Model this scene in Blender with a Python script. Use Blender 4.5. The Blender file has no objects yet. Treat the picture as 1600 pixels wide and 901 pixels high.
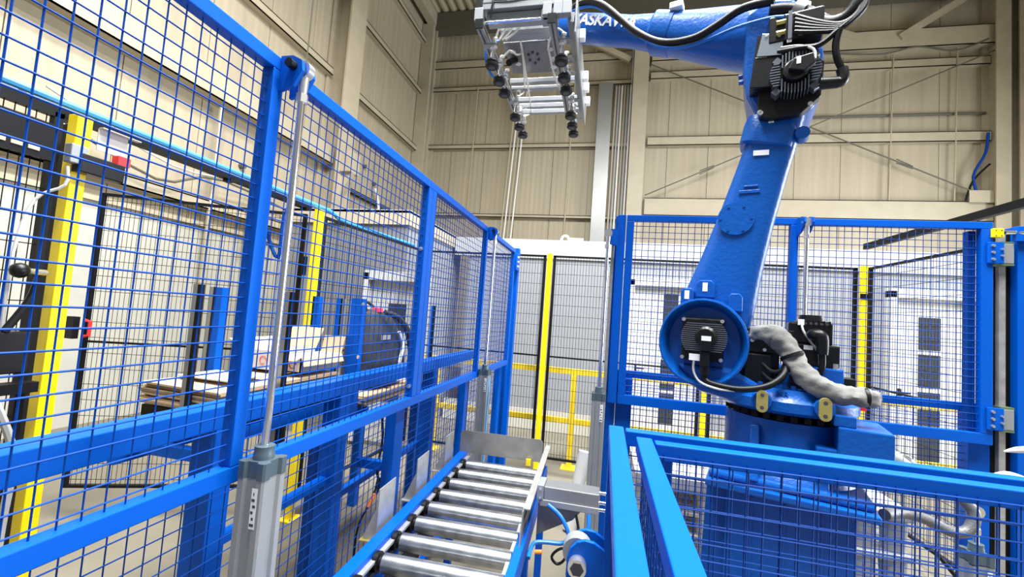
import bpy, math, random
from mathutils import Vector, Matrix
random.seed(4)
scene = bpy.context.scene
C = scene.collection

# ------------------------------------------------------------------ camera
CAMH = 1.7
cam = bpy.data.cameras.new('camera'); cam.lens = 670/1600*36; cam.sensor_width = 36; cam.sensor_fit = 'HORIZONTAL'
cam.clip_start = 0.02
camo = bpy.data.objects.new('camera', cam); C.objects.link(camo); scene.camera = camo
right = Vector((0.97482441, 0.21090351, 0.07236761))
down = Vector((0.0573763, 0.07636162, -0.99542798))
fwd = Vector((-0.21546537, 0.97451968, 0.06233831))
m = Matrix.Identity(4)
for i in range(3):
    m[i][0] = right[i]; m[i][1] = -down[i]; m[i][2] = -fwd[i]
m.translation = (0, 0, CAMH)
camo.matrix_world = m

# ------------------------------------------------------------------ world, lamps, exposure
w = bpy.data.worlds.new('hall_daylight'); scene.world = w; w.use_nodes = True
w.node_tree.nodes['Background'].inputs[0].default_value = (0.93, 0.97, 1.0, 1)
w.node_tree.nodes['Background'].inputs[1].default_value = 0.36
def area(name, loc, sx, sy, power, col=(0.97, 0.99, 1.0), rot=(0, 0, 0)):
    l = bpy.data.lights.new(name, 'AREA'); l.shape = 'RECTANGLE'; l.size = sx; l.size_y = sy; l.energy = power; l.color = col
    o = bpy.data.objects.new(name, l); C.objects.link(o); o.location = loc; o.rotation_euler = rot
    return o
area('high_bay_lamp_light', (-1.9, 1.4, 8.6), 0.8, 5.5, 1150)
area('high_bay_lamp_light', (0.6, 1.4, 8.6), 0.8, 5.5, 2300)
area('high_bay_lamp_light', (4.0, 1.4, 8.6), 0.8, 5.5, 1500)
area('loading_door_daylight', (10.42, 6.0, 2.75), 4.9, 6.9, 2300, (0.86, 0.93, 1.0), (0, math.radians(90), 0))
vs = scene.view_settings
vs.view_transform = 'Standard'; vs.look = 'None'; vs.gamma = 1; vs.exposure = -0.38
vs.use_curve_mapping = False

# ------------------------------------------------------------------ materials
def mat(name, col, rough=0.5, metal=0.0, noise=0.0, nscale=8.0, bump=0.0, bscale=60.0, coat=0.0, emit=None, spec=0.5):
    mt = bpy.data.materials.new(name); mt.use_nodes = True
    nt = mt.node_tree; b = nt.nodes['Principled BSDF']
    b.inputs['Base Color'].default_value = (*col, 1); b.inputs['Roughness'].default_value = rough
    b.inputs['Metallic'].default_value = metal; b.inputs['Coat Weight'].default_value = coat
    b.inputs['Coat Roughness'].default_value = 0.12
    b.inputs['Specular IOR Level'].default_value = spec
    if noise or bump:
        tc = nt.nodes.new('ShaderNodeTexCoord')
    if noise:
        n = nt.nodes.new('ShaderNodeTexNoise'); n.inputs['Scale'].default_value = nscale; n.inputs['Detail'].default_value = 6
        nt.links.new(tc.outputs['Object'], n.inputs['Vector'])
        r = nt.nodes.new('ShaderNodeValToRGB')
        r.color_ramp.elements[0].position = 0.3; r.color_ramp.elements[1].position = 0.7
        r.color_ramp.elements[0].color = (*[max(0, c*(1-noise)) for c in col], 1)
        r.color_ramp.elements[1].color = (*[min(1, c*(1+noise*0.6)) for c in col], 1)
        nt.links.new(n.outputs['Fac'], r.inputs['Fac']); nt.links.new(r.outputs['Color'], b.inputs['Base Color'])
    if bump:
        n2 = nt.nodes.new('ShaderNodeTexNoise'); n2.inputs['Scale'].default_value = bscale; n2.inputs['Detail'].default_value = 4
        nt.links.new(tc.outputs['Object'], n2.inputs['Vector'])
        bp = nt.nodes.new('ShaderNodeBump'); bp.inputs['Strength'].default_value = bump; bp.inputs['Distance'].default_value = 0.01
        nt.links.new(n2.outputs['Fac'], bp.inputs['Height']); nt.links.new(bp.outputs['Normal'], b.inputs['Normal'])
    if emit:
        b.inputs['Emission Color'].default_value = (*col, 1); b.inputs['Emission Strength'].default_value = emit
    return mt
def ribbed(name, col, pitch, strength=0.35, noise=0.10):
    """sandwich panel: fine vertical ribs (Object X/Y runs along the panel) plus faint streaks"""
    mt = mat(name, col, 0.55)
    nt = mt.node_tree; b = nt.nodes['Principled BSDF']
    tc = nt.nodes.new('ShaderNodeTexCoord'); mp = nt.nodes.new('ShaderNodeMapping')
    nt.links.new(tc.outputs['Object'], mp.inputs['Vector'])
    wv = nt.nodes.new('ShaderNodeTexWave'); wv.wave_type = 'BANDS'; wv.bands_direction = 'DIAGONAL'
    mp.inputs['Scale'].default_value = (1, 1, 0)
    wv.inputs['Scale'].default_value = 1.0/pitch*0.314*1.0
    nt.links.new(mp.outputs['Vector'], wv.inputs['Vector'])
    bp = nt.nodes.new('ShaderNodeBump'); bp.inputs['Strength'].default_value = strength; bp.inputs['Distance'].default_value = 0.01
    nt.links.new(wv.outputs['Fac'], bp.inputs['Height']); nt.links.new(bp.outputs['Normal'], b.inputs['Normal'])
    mp2 = nt.nodes.new('ShaderNodeMapping'); mp2.inputs['Scale'].default_value = (3.5, 3.5, 0.18)
    nt.links.new(tc.outputs['Object'], mp2.inputs['Vector'])
    n = nt.nodes.new('ShaderNodeTexNoise'); n.inputs['Scale'].default_value = 1.5; n.inputs['Detail'].default_value = 8
    nt.links.new(mp2.outputs['Vector'], n.inputs['Vector'])
    r = nt.nodes.new('ShaderNodeValToRGB'); r.color_ramp.elements[0].position = 0.3; r.color_ramp.elements[1].position = 0.75
    r.color_ramp.elements[0].color = (*[c*(1-noise) for c in col], 1); r.color_ramp.elements[1].color = (*[min(1, c*(1+noise)) for c in col], 1)
    nt.links.new(n.outputs['Fac'], r.inputs['Fac']); nt.links.new(r.outputs['Color'], b.inputs['Base Color'])
    return mt

BLUE = mat('blue_powder_coat', (0.0, 0.086, 0.48), 0.42, bump=0.04, bscale=250, spec=0.15)
BLUEW = mat('blue_wire', (0.0, 0.042, 0.25), 0.5, spec=0.15)  # darkened so the backlit dimness of the mesh sits in the colour
RBLUE = mat('robot_blue_paint', (0.003, 0.085, 0.38), 0.30, coat=0.12, bump=0.22, bscale=55, spec=0.3)
BLACK = mat('black_paint', (0.005, 0.005, 0.006), 0.5, spec=0.2)
BLACKW = mat('black_wire', (0.008, 0.008, 0.010), 0.55, spec=0.2)
BPLAST = mat('black_plastic', (0.006, 0.006, 0.007), 0.34, bump=0.05, bscale=90, spec=0.3)
RUBBER = mat('black_rubber', (0.006, 0.006, 0.007), 0.42, spec=0.25)
YELLOW = mat('yellow_powder_coat', (0.95, 0.70, 0.0), 0.42, noise=0.05)
YRAIL = mat('yellow_rail_paint', (0.80, 0.58, 0.02), 0.5, noise=0.12)
ALU = mat('anodised_aluminium', (0.32, 0.33, 0.345), 0.38, 0.7, noise=0.06, nscale=20)
ALUM = mat('matt_aluminium', (0.31, 0.325, 0.34), 0.45, 0.35, noise=0.05)
ALUP = mat('machined_aluminium_plate', (0.20, 0.20, 0.205), 0.4, 0.5, noise=0.12, nscale=14)
CHROME = mat('chromed_rod', (0.85, 0.86, 0.88), 0.12, 1.0)
ZINC = mat('zinc_plated_roller', (0.46, 0.48, 0.50), 0.30, 0.92, noise=0.35, nscale=16, bump=0.05, bscale=40)
GALV = mat('galvanised_sheet', (0.46, 0.46, 0.45), 0.42, 0.55, noise=0.2, nscale=22)
STEEL = mat('bolt_steel', (0.72, 0.72, 0.72), 0.3, 0.9)
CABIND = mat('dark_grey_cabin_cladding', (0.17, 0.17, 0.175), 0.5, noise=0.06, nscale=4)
FINS = mat('motor_fin_metal', (0.16, 0.17, 0.20), 0.35, 0.6)
GALVD = mat('dull_steel_sheet', (0.26, 0.25, 0.23), 0.45, 0.5, noise=0.2, nscale=14)
BEIGE = ribbed('beige_wall_sheeting', (0.40, 0.340, 0.240), 0.075)
BEIGEL = mat('beige_painted_steel', (0.43, 0.37, 0.265), 0.5, noise=0.08, nscale=3)
BEIGED = mat('dark_beige_steel', (0.42, 0.35, 0.23), 0.55, noise=0.08, nscale=3)  # slightly darker beige, the same all round on thin conduits
PLINTH = mat('pale_concrete_plinth', (0.47, 0.45, 0.385), 0.75, noise=0.06, nscale=4)
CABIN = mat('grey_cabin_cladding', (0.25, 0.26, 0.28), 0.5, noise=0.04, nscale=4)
CABINL = mat('light_grey_cabin_fascia', (0.37, 0.375, 0.375), 0.5)
WHITE = mat('white_door_paint', (0.60, 0.60, 0.585), 0.45, noise=0.03)
DGLASS = mat('dark_glazing', (0.03, 0.035, 0.045), 0.12, spec=0.6)
CARD = mat('cardboard', (0.52, 0.38, 0.235), 0.8, noise=0.08, nscale=10)
CARDD = mat('cardboard_edges', (0.28, 0.20, 0.12), 0.85, noise=0.3, nscale=40)
WCARD = mat('white_cardboard', (0.55, 0.54, 0.52), 0.7, noise=0.03)
RED = mat('red_plastic', (0.70, 0.025, 0.03), 0.4)
PINK = mat('pink_zip', (0.85, 0.08, 0.20), 0.5)
NYLON = mat('black_nylon', (0.018, 0.018, 0.022), 0.65, noise=0.5, nscale=14, bump=0.2, bscale=12)
GOLD = mat('olive_brass_lug', (0.50, 0.42, 0.12), 0.4, 0.55, noise=0.2, nscale=40)
SLEEVE = mat('grey_cloth_sleeve', (0.19, 0.19, 0.175), 0.8, noise=0.25, nscale=8, bump=0.6, bscale=22)
BHOSE = mat('blue_air_hose', (0.01, 0.13, 0.50), 0.35, spec=0.3)
LHOSE = mat('light_blue_pipe', (0.06, 0.33, 0.66), 0.4)
WHOSE = mat('white_air_tube', (0.80, 0.79, 0.74), 0.35)
GREYC = mat('grey_cable', (0.45, 0.45, 0.44), 0.5)
ORANGE = mat('orange_plug', (0.85, 0.20, 0.02), 0.45)
LABEL = mat('white_sticker', (0.86, 0.87, 0.88), 0.5)
INK = mat('dark_print', (0.05, 0.05, 0.06), 0.6)
LIGHTP = mat('reflective_cover_plate', (0.60, 0.68, 0.76), 0.18, 0.85)
WOOD = mat('pale_pallet_wood', (0.76, 0.68, 0.52), 0.75, noise=0.12, nscale=9)
ROOF = mat('roof_sheet', (0.42, 0.36, 0.24), 0.5, noise=0.1, nscale=2)
DARKST = mat('dark_steel_beam', (0.10, 0.09, 0.065), 0.6)
FLOOR = mat('concrete_floor', (0.185, 0.163, 0.122), 0.62, noise=0.18, nscale=1.6, bump=0.08, bscale=30)
JOINT = mat('floor_joint', (0.20, 0.18, 0.15), 0.8)

# ------------------------------------------------------------------ mesh builder
class MB:
    def __init__(s, M=None): s.V = []; s.F = []; s.M = M
    def add(s, pts):
        i = len(s.V)
        for p in pts:
            p = Vector(p)
            s.V.append(s.M @ p if s.M else p)
        return i
    def hexa(s, p):
        i = s.add(p)
        for f in ((0,3,2,1),(4,5,6,7),(0,1,5,4),(1,2,6,5),(2,3,7,6),(3,0,4,7)): s.F.append([i+k for k in f])
        return s
    def box(s, x0, x1, y0, y1, z0, z1):
        return s.hexa([(x0,y0,z0),(x1,y0,z0),(x1,y1,z0),(x0,y1,z0),(x0,y0,z1),(x1,y0,z1),(x1,y1,z1),(x0,y1,z1)])
    def frame(s, p0, p1, up=(0,0,1)):
        d = (Vector(p1)-Vector(p0)).normalized(); up = Vector(up)
        if abs(d.dot(up)) > 0.98: up = Vector((0,1,0)) if abs(d.y) < 0.9 else Vector((1,0,0))
        a = d.cross(up).normalized(); b = a.cross(d).normalized()
        return a, b
    def beam(s, p0, p1, w, h, up=(0,0,1)):
        p0 = Vector(p0); p1 = Vector(p1); a, b = s.frame(p0, p1, up); a *= w/2; b *= h/2
        return s.hexa([p0-a-b, p0+a-b, p1+a-b, p1-a-b, p0-a+b, p0+a+b, p1+a+b, p1-a+b])
    def cyl(s, p0, p1, r0, r1=None, n=14, caps=True):
        r1 = r0 if r1 is None else r1
        return s.loft([(p0, r0), (p1, r1)], n, caps)
    def loft(s, cs, n=14, caps=True):
        a, b = s.frame(cs[0][0], cs[-1][0]); rings = []
        for c, r in cs:
            c = Vector(c); rings.append([c + a*(r*math.cos(2*math.pi*k/n)) + b*(r*math.sin(2*math.pi*k/n)) for k in range(n)])
        return s.rings(rings, caps)
    def rings(s, rings, caps=True, closed=True):
        n = len(rings[0]); ids = [s.add(r) for r in rings]
        for i, j in zip(ids, ids[1:]):
            for k in range(n if closed else n-1):
                s.F.append([i+k, i+(k+1) % n, j+(k+1) % n, j+k])
        if caps and closed:
            s.F.append([ids[0]+k for k in reversed(range(n))]); s.F.append([ids[-1]+k for k in range(n)])
        return s
    def tube(s, pts, r, n=8, sm=4):
        P = [Vector(p) for p in pts]; rs = r if isinstance(r, (list, tuple)) else [r]*len(P)
        if sm > 1 and len(P) > 2:
            Q = []; q = []
            for i in range(len(P)-1):
                p0 = P[max(i-1, 0)]; p1 = P[i]; p2 = P[i+1]; p3 = P[min(i+2, len(P)-1)]
                for k in range(sm):
                    t = k/sm
                    Q.append(0.5*((2*p1)+(p2-p0)*t+(2*p0-5*p1+4*p2-p3)*t*t+(3*p1-p0-3*p2+p3)*t**3)); q.append(rs[i]*(1-t)+rs[i+1]*t)
            Q.append(P[-1]); q.append(rs[-1]); P, rs = Q, q
        d0 = (P[1]-P[0]).normalized(); a, b = s.frame(P[0], P[1]); R = []
        for i, p in enumerate(P):
            d = (P[min(i+1, len(P)-1)]-P[max(i-1, 0)]).normalized()
            q = d0.rotation_difference(d); a = q @ a; b = q @ b; d0 = d
            R.append([p + a*(rs[i]*math.cos(2*math.pi*k/n)) + b*(rs[i]*math.sin(2*math.pi*k/n)) for k in range(n)])
        return s.rings(R)
    def prism(s, poly, o, u, v, wv):
        """polygon (a, b) -> o + a*u + b*v, extruded by vector wv"""
        o = Vector(o); u = Vector(u); v = Vector(v); wv = Vector(wv)
        r0 = [o+u*a+v*b for a, b in poly]
        return s.rings([r0, [p+wv for p in r0]])
    def ball(s, c, r, n=12, sx=1, sy=1, sz=1):
        c = Vector(c); R = []
        for i in range(n//2+1):
            t = math.pi*(i+0.001)/(n//2+0.002); R.append([c+Vector((sx*r*math.sin(t)*math.cos(2*math.pi*k/n), sy*r*math.sin(t)*math.sin(2*math.pi*k/n), -sz*r*math.cos(t))) for k in range(n)])
        return s.rings(R)
    def wire(s, p0, p1, r):
        p0 = Vector(p0); p1 = Vector(p1); a, b = s.frame(p0, p1); a = a*r; b = b*r
        i = s.add([p0+a, p0+b, p0-a, p0-b, p1+a, p1+b, p1-a, p1-b])
        for k in range(4): s.F.append([i+k, i+(k+1) % 4, i+4+(k+1) % 4, i+4+k])
    def grid(s, o, u, v, W, Hh, pu, pv, r, off=None):
        """welded mesh: wires along v spaced pu over W, wires along u spaced pv over Hh"""
        o = Vector(o); u = Vector(u).normalized(); v = Vector(v).normalized(); nrm = u.cross(v)*(r*1.6 if off is None else off)
        k = pu*0.5
        while k < W:
            s.wire(o+u*k, o+u*k+v*Hh, r); k += pu
        k = pv*0.5
        while k < Hh:
            s.wire(o+v*k+nrm, o+v*k+u*W+nrm, r); k += pv
        return s
def crinkle(mb, amp):
    rnd = random.Random(9); n = 22; k = len(mb.V)//n
    ph = [rnd.uniform(0, 6.28) for _ in range(8)]
    for i in range(k):
        ring = range(i*n, i*n+n); c = Vector((0, 0, 0))
        for q in ring: c += mb.V[q]/n
        for q in ring:
            t = 2*math.pi*(q-i*n)/n; d = mb.V[q]-c
            w_ = math.sin(3*t+ph[0]+i*0.25)+0.8*math.sin(5*t+ph[1]-i*0.4)+0.7*math.sin(i*0.9+2*t+ph[2])+0.5*math.sin(i*1.7-3*t+ph[3])
            if d.length > 1e-5: mb.V[q] = c+d*(1+amp*w_/d.length*0.55)
    return mb
ORG = {}
def org(o):
    while o.parent: o = o.parent
    return ORG[o.name]
def part(name, mb, mt, parent=None, smooth=False, bevel=0.0, label=None, kind=None):
    V = mb.V
    if parent is None:
        xs = [p.x for p in V]; ys = [p.y for p in V]
        o0 = Vector(((min(xs)+max(xs))/2, (min(ys)+max(ys))/2, min(p.z for p in V)))
    else: o0 = org(parent)
    me = bpy.data.meshes.new(name); me.from_pydata([tuple(p-o0) for p in V], [], mb.F); me.update()
    me.materials.append(mt)
    if smooth:
        me.polygons.foreach_set('use_smooth', [True]*len(me.polygons)); me.set_sharp_from_angle(angle=math.radians(38))
    o = bpy.data.objects.new(name, me); C.objects.link(o)
    if parent is None: o.location = o0; ORG[o.name] = o0
    else: o.parent = parent
    if bevel:
        b = o.modifiers.new('edge', 'BEVEL'); b.width = bevel; b.segments = 2; b.limit_method = 'ANGLE'
    if label: o['label'] = label
    if kind: o['kind'] = kind
    return o
def thing(name, label, cat, loc, group=None, kind=None):
    o = bpy.data.objects.new(name, None); C.objects.link(o); o.location = loc; o.empty_display_size = 0.1; ORG[o.name] = Vector(loc)
    if label: o['label'] = label
    if cat: o['category'] = cat
    if group: o['group'] = group
    if kind: o['kind'] = kind
    return o
def tag(o, label, cat, group=None):
    o['label'] = label; o['category'] = cat
    if group: o['group'] = group
    return o
def again(src, off, parent):
    """copy of a part (and its sub-parts) moved by off"""
    c = src.copy(); C.objects.link(c); c.parent = parent; c.location = src.location + Vector(off)
    for ch in src.children:
        d = ch.copy(); C.objects.link(d); d.parent = c
    return c
def copy_thing(src, loc, label):
    r = src.copy(); C.objects.link(r); r.location = loc; r['label'] = label; ORG[r.name] = Vector(loc)
    for ch in src.children:
        c = ch.copy(); C.objects.link(c); c.parent = r
        for g in ch.children:
            d = g.copy(); C.objects.link(d); d.parent = c
    return r
def bolt(p, axis, r, h, parent, mt=None, name='bolt'):
    p = Vector(p); return part(name, MB().cyl(p, p+Vector(axis)*h, r, r*0.85, 8), mt or STEEL, parent)

# ================================================================== SETTING
fl = part('floor', MB().box(-6.6, 14, -3, 13, -0.1, 0), FLOOR, kind='structure')
j = MB()
for x in (-4.6, -2.9, 0.02, 3.2, 7.0): j.box(x-0.006, x+0.006, -3, 12.7, 0.0, 0.0015)
for y in (1.4, 3.9, 6.2, 9.0): j.box(-6.2, 10, y-0.006, y+0.006, 0.0, 0.0015)
part('floor_joint', j, JOINT, fl)

YB, XL, ZR = 12.72, -6.22, 10.75
wb = thing('wall_back', None, None, (2, YB, 0), kind='structure')
p0 = part('wall_panel', MB().box(XL, XL+1.088, YB, YB+0.1, 0, ZR+0.6), BEIGE, wb)
for k in range(1, 17): again(p0, (1.1*k, 0, 0), wb)
def girtx(x0, x1, z, h, d=0.16, mt=BEIGEL, name='girt'):
    b = MB().box(x0, x1, YB-d, YB-d+0.02, z-h/2, z+h/2).box(x0, x1, YB-d, YB, z+h/2-0.02, z+h/2).box(x0, x1, YB-d, YB, z-h/2, z-h/2+0.02)
    return part(name, b, mt, wb)
for z, h in ((9.62, 0.26), (8.80, 0.14), (6.90, 0.14), (4.72, 0.10)): girtx(XL+0.2, 0.35, z, h)
girtx(0.9, 9.05, 9.55, 0.50, 0.30); girtx(0.9, 9.05, 8.95, 0.22, 0.16); girtx(0.9, 9.05, 6.98, 0.26, 0.18)
girtx(0.9, 9.05, 5.05, 0.50, 0.25, BEIGEL, 'base_beam')
part('pipe', MB().cyl((4.5, YB-0.08, 7.6), (9.0, YB-0.08, 7.6), 0.035, n=8), DARKST, wb)
for x0, x1 in ((0.40, 0.82), (-6.05, -5.75), (8.95, 9.25), (9.42, 9.95)):
    part('column', MB().box(x0, x1, YB-0.46, YB-0.42, 0, ZR).box(x0, x1, YB-0.06, YB-0.02, 0, ZR).box((x0+x1)/2-0.02, (x0+x1)/2+0.02, YB-0.44, YB-0.04, 0, ZR), BEIGEL, wb)
def rod(name, a, b, r, mt=BEIGED): return part(name, MB().cyl(a, b, r, n=6), mt, wb)
yb = YB-0.32
rod('brace_rod', (0.85, yb, 9.2), (8.95, yb, 5.35), 0.016, DARKST); rod('brace_rod', (9.05, yb, 9.1), (0.9, yb, 5.35), 0.016, DARKST)
for c, s in (((7.15, yb, 6.21), 1), ((2.5, yb, 6.09), -1)):
    c = Vector(c); dv = Vector((0.9, 0, -0.43*s)).normalized()
    t_ = MB()
    for q in (-1, 1): t_.cyl(c-dv*0.2+Vector((0, 0, 0.05*q)), c+dv*0.2+Vector((0, 0, 0.03*q)), 0.014, n=6)
    part('turnbuckle', t_, DARKST, wb)
for a, b in (((4.3, yb, 10.3), (6.1, yb, 9.6)), ((8.4, yb, 10.5), (7.0, yb, 9.55)), ((-0.9, yb, 10.0), (0.3, yb, 9.35))):
    part('diagonal_strut', MB().beam(a, b, 0.10, 0.16), BEIGEL, wb)
part('gusset', MB().box(8.5, 9.0, yb-0.02, yb, 5.25, 5.55), BEIGEL, wb)
part('duct', MB().box(-0.56, -0.16, YB-0.34, YB-0.04, 2.5, 8.7), mat('duct_sheet', (0.28, 0.28, 0.27), 0.4, 0.5, noise=0.12, nscale=1.2), wb)
for k in range(7):
    x = -0.09+0.085*k; part('conduit', MB().cyl((x, YB-0.2, 2.5), (x+0.03, YB-0.2, 8.65), 0.028, n=6), (BEIGEL, CABINL, WHOSE)[k % 3], wb)
for k in range(4):
    x = -3.32+0.11*k; part('conduit', MB().cyl((x, YB-0.2, 2.5), (x+0.25, YB-0.2, 8.7), 0.024, n=6), (BEIGEL, WHOSE)[k % 2], wb)
for x, z1 in ((-4.4, 8.8), (-1.35, 8.8), (6.9, 9.2), (4.0, 7.0), (8.3, 9.4)):
    part('conduit', MB().cyl((x, YB-0.17, 2.5 if x < 0 else 5.2), (x+0.05, YB-0.17, z1), 0.02, n=6), BEIGED, wb)
part('cable', MB().tube([(8.75, YB-0.3, 5.3), (8.6, YB-0.3, 5.9), (8.85, YB-0.3, 6.5), (8.9, YB-0.3, 7.0)], 0.03), BLUEW, wb)
part('cable', MB().tube([(8.45, YB-0.3, 5.3), (8.6, YB-0.3, 5.8), (8.9, YB-0.35, 6.2)], 0.025), RUBBER, wb)
part('cable', MB().tube([(5.3, YB-0.3, 9.25), (6.6, YB-0.3, 9.15), (7.4, YB-0.3, 9.3), (8.2, YB-0.3, 9.15), (8.9, YB-0.3, 9.4)], 0.02), DARKST, wb)

wl = thing('wall_left', None, None, (XL, 5, 0), kind='structure')
p0 = part('wall_panel', MB().box(XL-0.1, XL, -2.5, -1.412, 1.25, ZR+0.6), BEIGE, wl)
for k in range(1, 14): again(p0, (0, 1.1*k, 0), wl)
part('plinth_wall', MB().box(XL-0.1, XL+0.05, -2.5, YB, 0, 2.72), PLINTH, wl)
part('plinth_cap', MB().box(XL-0.05, XL+0.12, -2.5, YB, 2.72, 2.78), BEIGEL, wl)
def girty(y0, y1, z, h, d=0.16, mt=BEIGEL, name='girt'):
    b = MB().box(XL+d-0.02, XL+d, y0, y1, z-h/2, z+h/2).box(XL, XL+d, y0, y1, z+h/2-0.02, z+h/2).box(XL, XL+d, y0, y1, z-h/2, z-h/2+0.02)
    return part(name, b, mt, wl)
for a, b in ((-2.5, 7.9), (8.4, YB-0.1)):
    girty(a, b, 8.52, 0.16); girty(a, b, 6.68, 0.16); girty(a, b, 10.2, 0.16)
girty(-2.5, 8.0, 4.86, 0.40, 0.3, BEIGEL, 'crane_beam'); girty(8.4, YB, 4.40, 0.12, 0.1, DARKST, 'ledge'); girty(-2.5, 8.0, 3.05, 0.14, 0.2, BEIGEL, 'ledge')
for y0, y1 in ((7.86, 8.42), (2.2, 2.7)):
    part('column', MB().box(XL+0.46, XL+0.50, y0, y1, 0, ZR).box(XL+0.02, XL+0.06, y0, y1, 0, ZR).box(XL+0.05, XL+0.47, (y0+y1)/2-0.02, (y0+y1)/2+0.02, 0, ZR), BEIGEL, wl)
part('column', MB().box(XL+0.02, XL+0.40, YB-0.62, YB-0.5, 0, ZR), BEIGEL, wl)
part('beam_bracket', MB().box(XL+0.5, XL+0.75, 7.95, 8.3, 4.5, 4.95).prism([(0, 0), (0.25, 0), (0, -0.5)], (XL+0.5, 8.05, 4.5), (1, 0, 0), (0, 0, 1), (0, 0.12, 0)), BEIGEL, wl)
part('cable', MB().tube([(XL+0.35, 3.0, 3.6), (XL+0.35, 4.4, 3.15), (XL+0.35, 5.4, 3.45), (XL+0.35, 7.8, 3.2)], 0.018), DARKST, wl)
part('cable', MB().tube([(XL+0.35, 3.2, 3.75), (XL+0.35, 4.6, 3.4), (XL+0.35, 5.9, 3.55), (XL+0.35, 7.9, 3.5)], 0.014), GREYC, wl)
part('conduit', MB().cyl((XL+0.2, 5.35, 1.2), (XL+0.2, 5.35, 4.6), 0.03, n=6), BEIGEL, wl)
part('conduit', MB().cyl((XL+0.3, 6.0, 2.5), (XL+0.3, 6.2, 3.7), 0.03, n=6), WHOSE, wl)
part('hanging_wire', MB().cyl((XL+1.0, 6.1, 5.4), (XL+1.0, 6.1, 9.8), 0.012, n=5), DARKST, wl)
for y, z in ((6.0, 3.9), (9.6, 5.2), (10.1, 4.9)):
    part('wall_fitting', MB().cyl((XL, y, z), (XL+0.08, y, z), 0.05, n=8), DARKST, wl)
for y in (9.1, 10.6): part('white_pipe', MB().tube([(XL+0.15, y-0.6, 4.75), (XL+0.15, y-0.35, 4.3), (XL+0.15, y-0.2, 3.2)], 0.035), WHOSE, wl)

wr = thing('wall_right', None, None, (10.2, 5, 0), kind='structure')
p0 = part('wall_panel', MB().box(10.2, 10.3, 9.62, 10.64, 0, ZR+0.6), BEIGE, wr)
for k in (1, 2): again(p0, (0, 1.03*k, 0), wr)
p0 = part('wall_panel', MB().box(10.2, 10.3, -2.5, -1.49, 0, ZR+0.6), BEIGE, wr)
for k in range(1, 5): again(p0, (0, 1.02*k, 0), wr)
p0 = part('door_header_panel', MB().box(10.2, 10.3, 2.55, 3.55, 5.4, ZR+0.6), BEIGE, wr)
for k in range(1, 7): again(p0, (0, 1.01*k, 0), wr)
part('door_jamb', MB().box(10.05, 10.2, 2.45, 2.57, 0, 5.4).box(10.05, 10.2, 9.6, 9.72, 0, 5.4).box(10.05, 10.2, 2.45, 9.72, 5.38, 5.5), BEIGEL, wr)

# corrugated roof with rafter beams
ce = thing('ceiling', None, None, (2, 8, ZR), kind='structure')
rv = MB(); xs = []; x = XL-0.2; k = 0
while x < 11:
    z = ZR+0.45 if k % 4 in (0, 1) else ZR+0.53
    xs.append((x, z)); x += 0.07; k += 1
i0 = rv.add([(x, -3.0, z) for x, z in xs]+[(x, 13.0, z) for x, z in xs]); n_ = len(xs)
for k in range(n_-1): rv.F.append([i0+k, i0+k+1, i0+n_+k+1, i0+n_+k])
part('roof_sheeting', rv, ROOF, ce)
part('rafter', MB().box(XL, 10.5, YB-0.5, YB-0.15, ZR-0.15, ZR+0.42), DARKST, ce)
part('rafter', MB().beam((XL+0.3, 4, ZR+0.2), (XL+0.3, YB-0.5, ZR+0.2), 0.25, 0.4), BEIGEL, ce)
for y in (6.4, 8.6, 10.8): part('purlin', MB().box(XL, 10.5, y, y+0.12, ZR+0.22, ZR+0.44), ROOF, ce)

# ------------------------------------------------------------------ grey office cabins with white doors
def cabin_door(par, x0, x1, y, z1, panes, leaf=True):
    f = 0.07
    d = part('door', MB().box(x0+f, x1-f, y-0.03, y+0.02, 0.05, z1-f), WHITE, par, bevel=0.006)
    part('door_frame', MB().box(x0, x0+f, y-0.12, y+0.02, 0.05, z1).box(x1-f, x1, y-0.12, y+0.02, 0.05, z1).box(x0, x1, y-0.12, y+0.02, z1-f*1.2, z1+0.03), WHITE, d)
    for a, b, c, e in panes: part('pane', MB().box(a, b, y-0.04, y-0.028, c, e), DGLASS, d)
    part('door_handle', MB().box(x0+0.14, x0+0.26, y-0.08, y-0.06, 1.06, 1.08).box(x0+0.13, x0+0.155, y-0.08, y-0.03, 1.02, 1.12), BLACK, d)
    return d
cb = thing('office_cabin', 'long grey office cabin with two white doors behind the rear mesh fence', 'office cabin', (1.5, 7.6, 0))
YC = 6.62
for k in range(7):
    x = -2.2+1.2*k
    part('wall_cladding', MB().box(x, x+1.19, YC, YC+0.06, 0.3, 2.62), CABIN, cb)
part('fascia', MB().box(-2.45, 6.3, YC-0.03, YC+0.06, 2.62, 2.90), CABINL, cb); part('roof', MB().box(-2.45, 6.3, YC, 9.2, 2.86, 2.92), CABINL, cb)
part('base_skirt', MB().box(-2.45, 6.3, YC-0.02, YC+0.06, 0, 0.3), PLINTH, cb); part('side_wall', MB().box(6.24, 6.3, YC, 9.2, 0, 2.88), CABIN, cb)
cabin_door(cb, 0.33, 1.42, YC, 2.36, [(0.82, 1.02, a, a+0.42) for a in (0.32, 0.80, 1.28, 1.76)])
cabin_door(cb, 3.62, 4.62, YC, 2.38, [(3.98, 4.22, a, a+0.42) for a in (0.20, 0.68, 1.16, 1.64)])
part('lifting_eye', MB().tube([(-0.75, YC+0.1, 2.92), (-0.72, YC+0.1, 3.0), (-0.65, YC+0.1, 3.0), (-0.62, YC+0.1, 2.92)], 0.02).box(-0.62, -0.4, YC+0.05, YC+0.15, 2.92, 2.97), WHOSE, cb)
ca = thing('office_cabin', 'darker grey cabin block with pale roof edge at the far left corner', 'office cabin', (-3.3, 5.8, 0))
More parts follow.
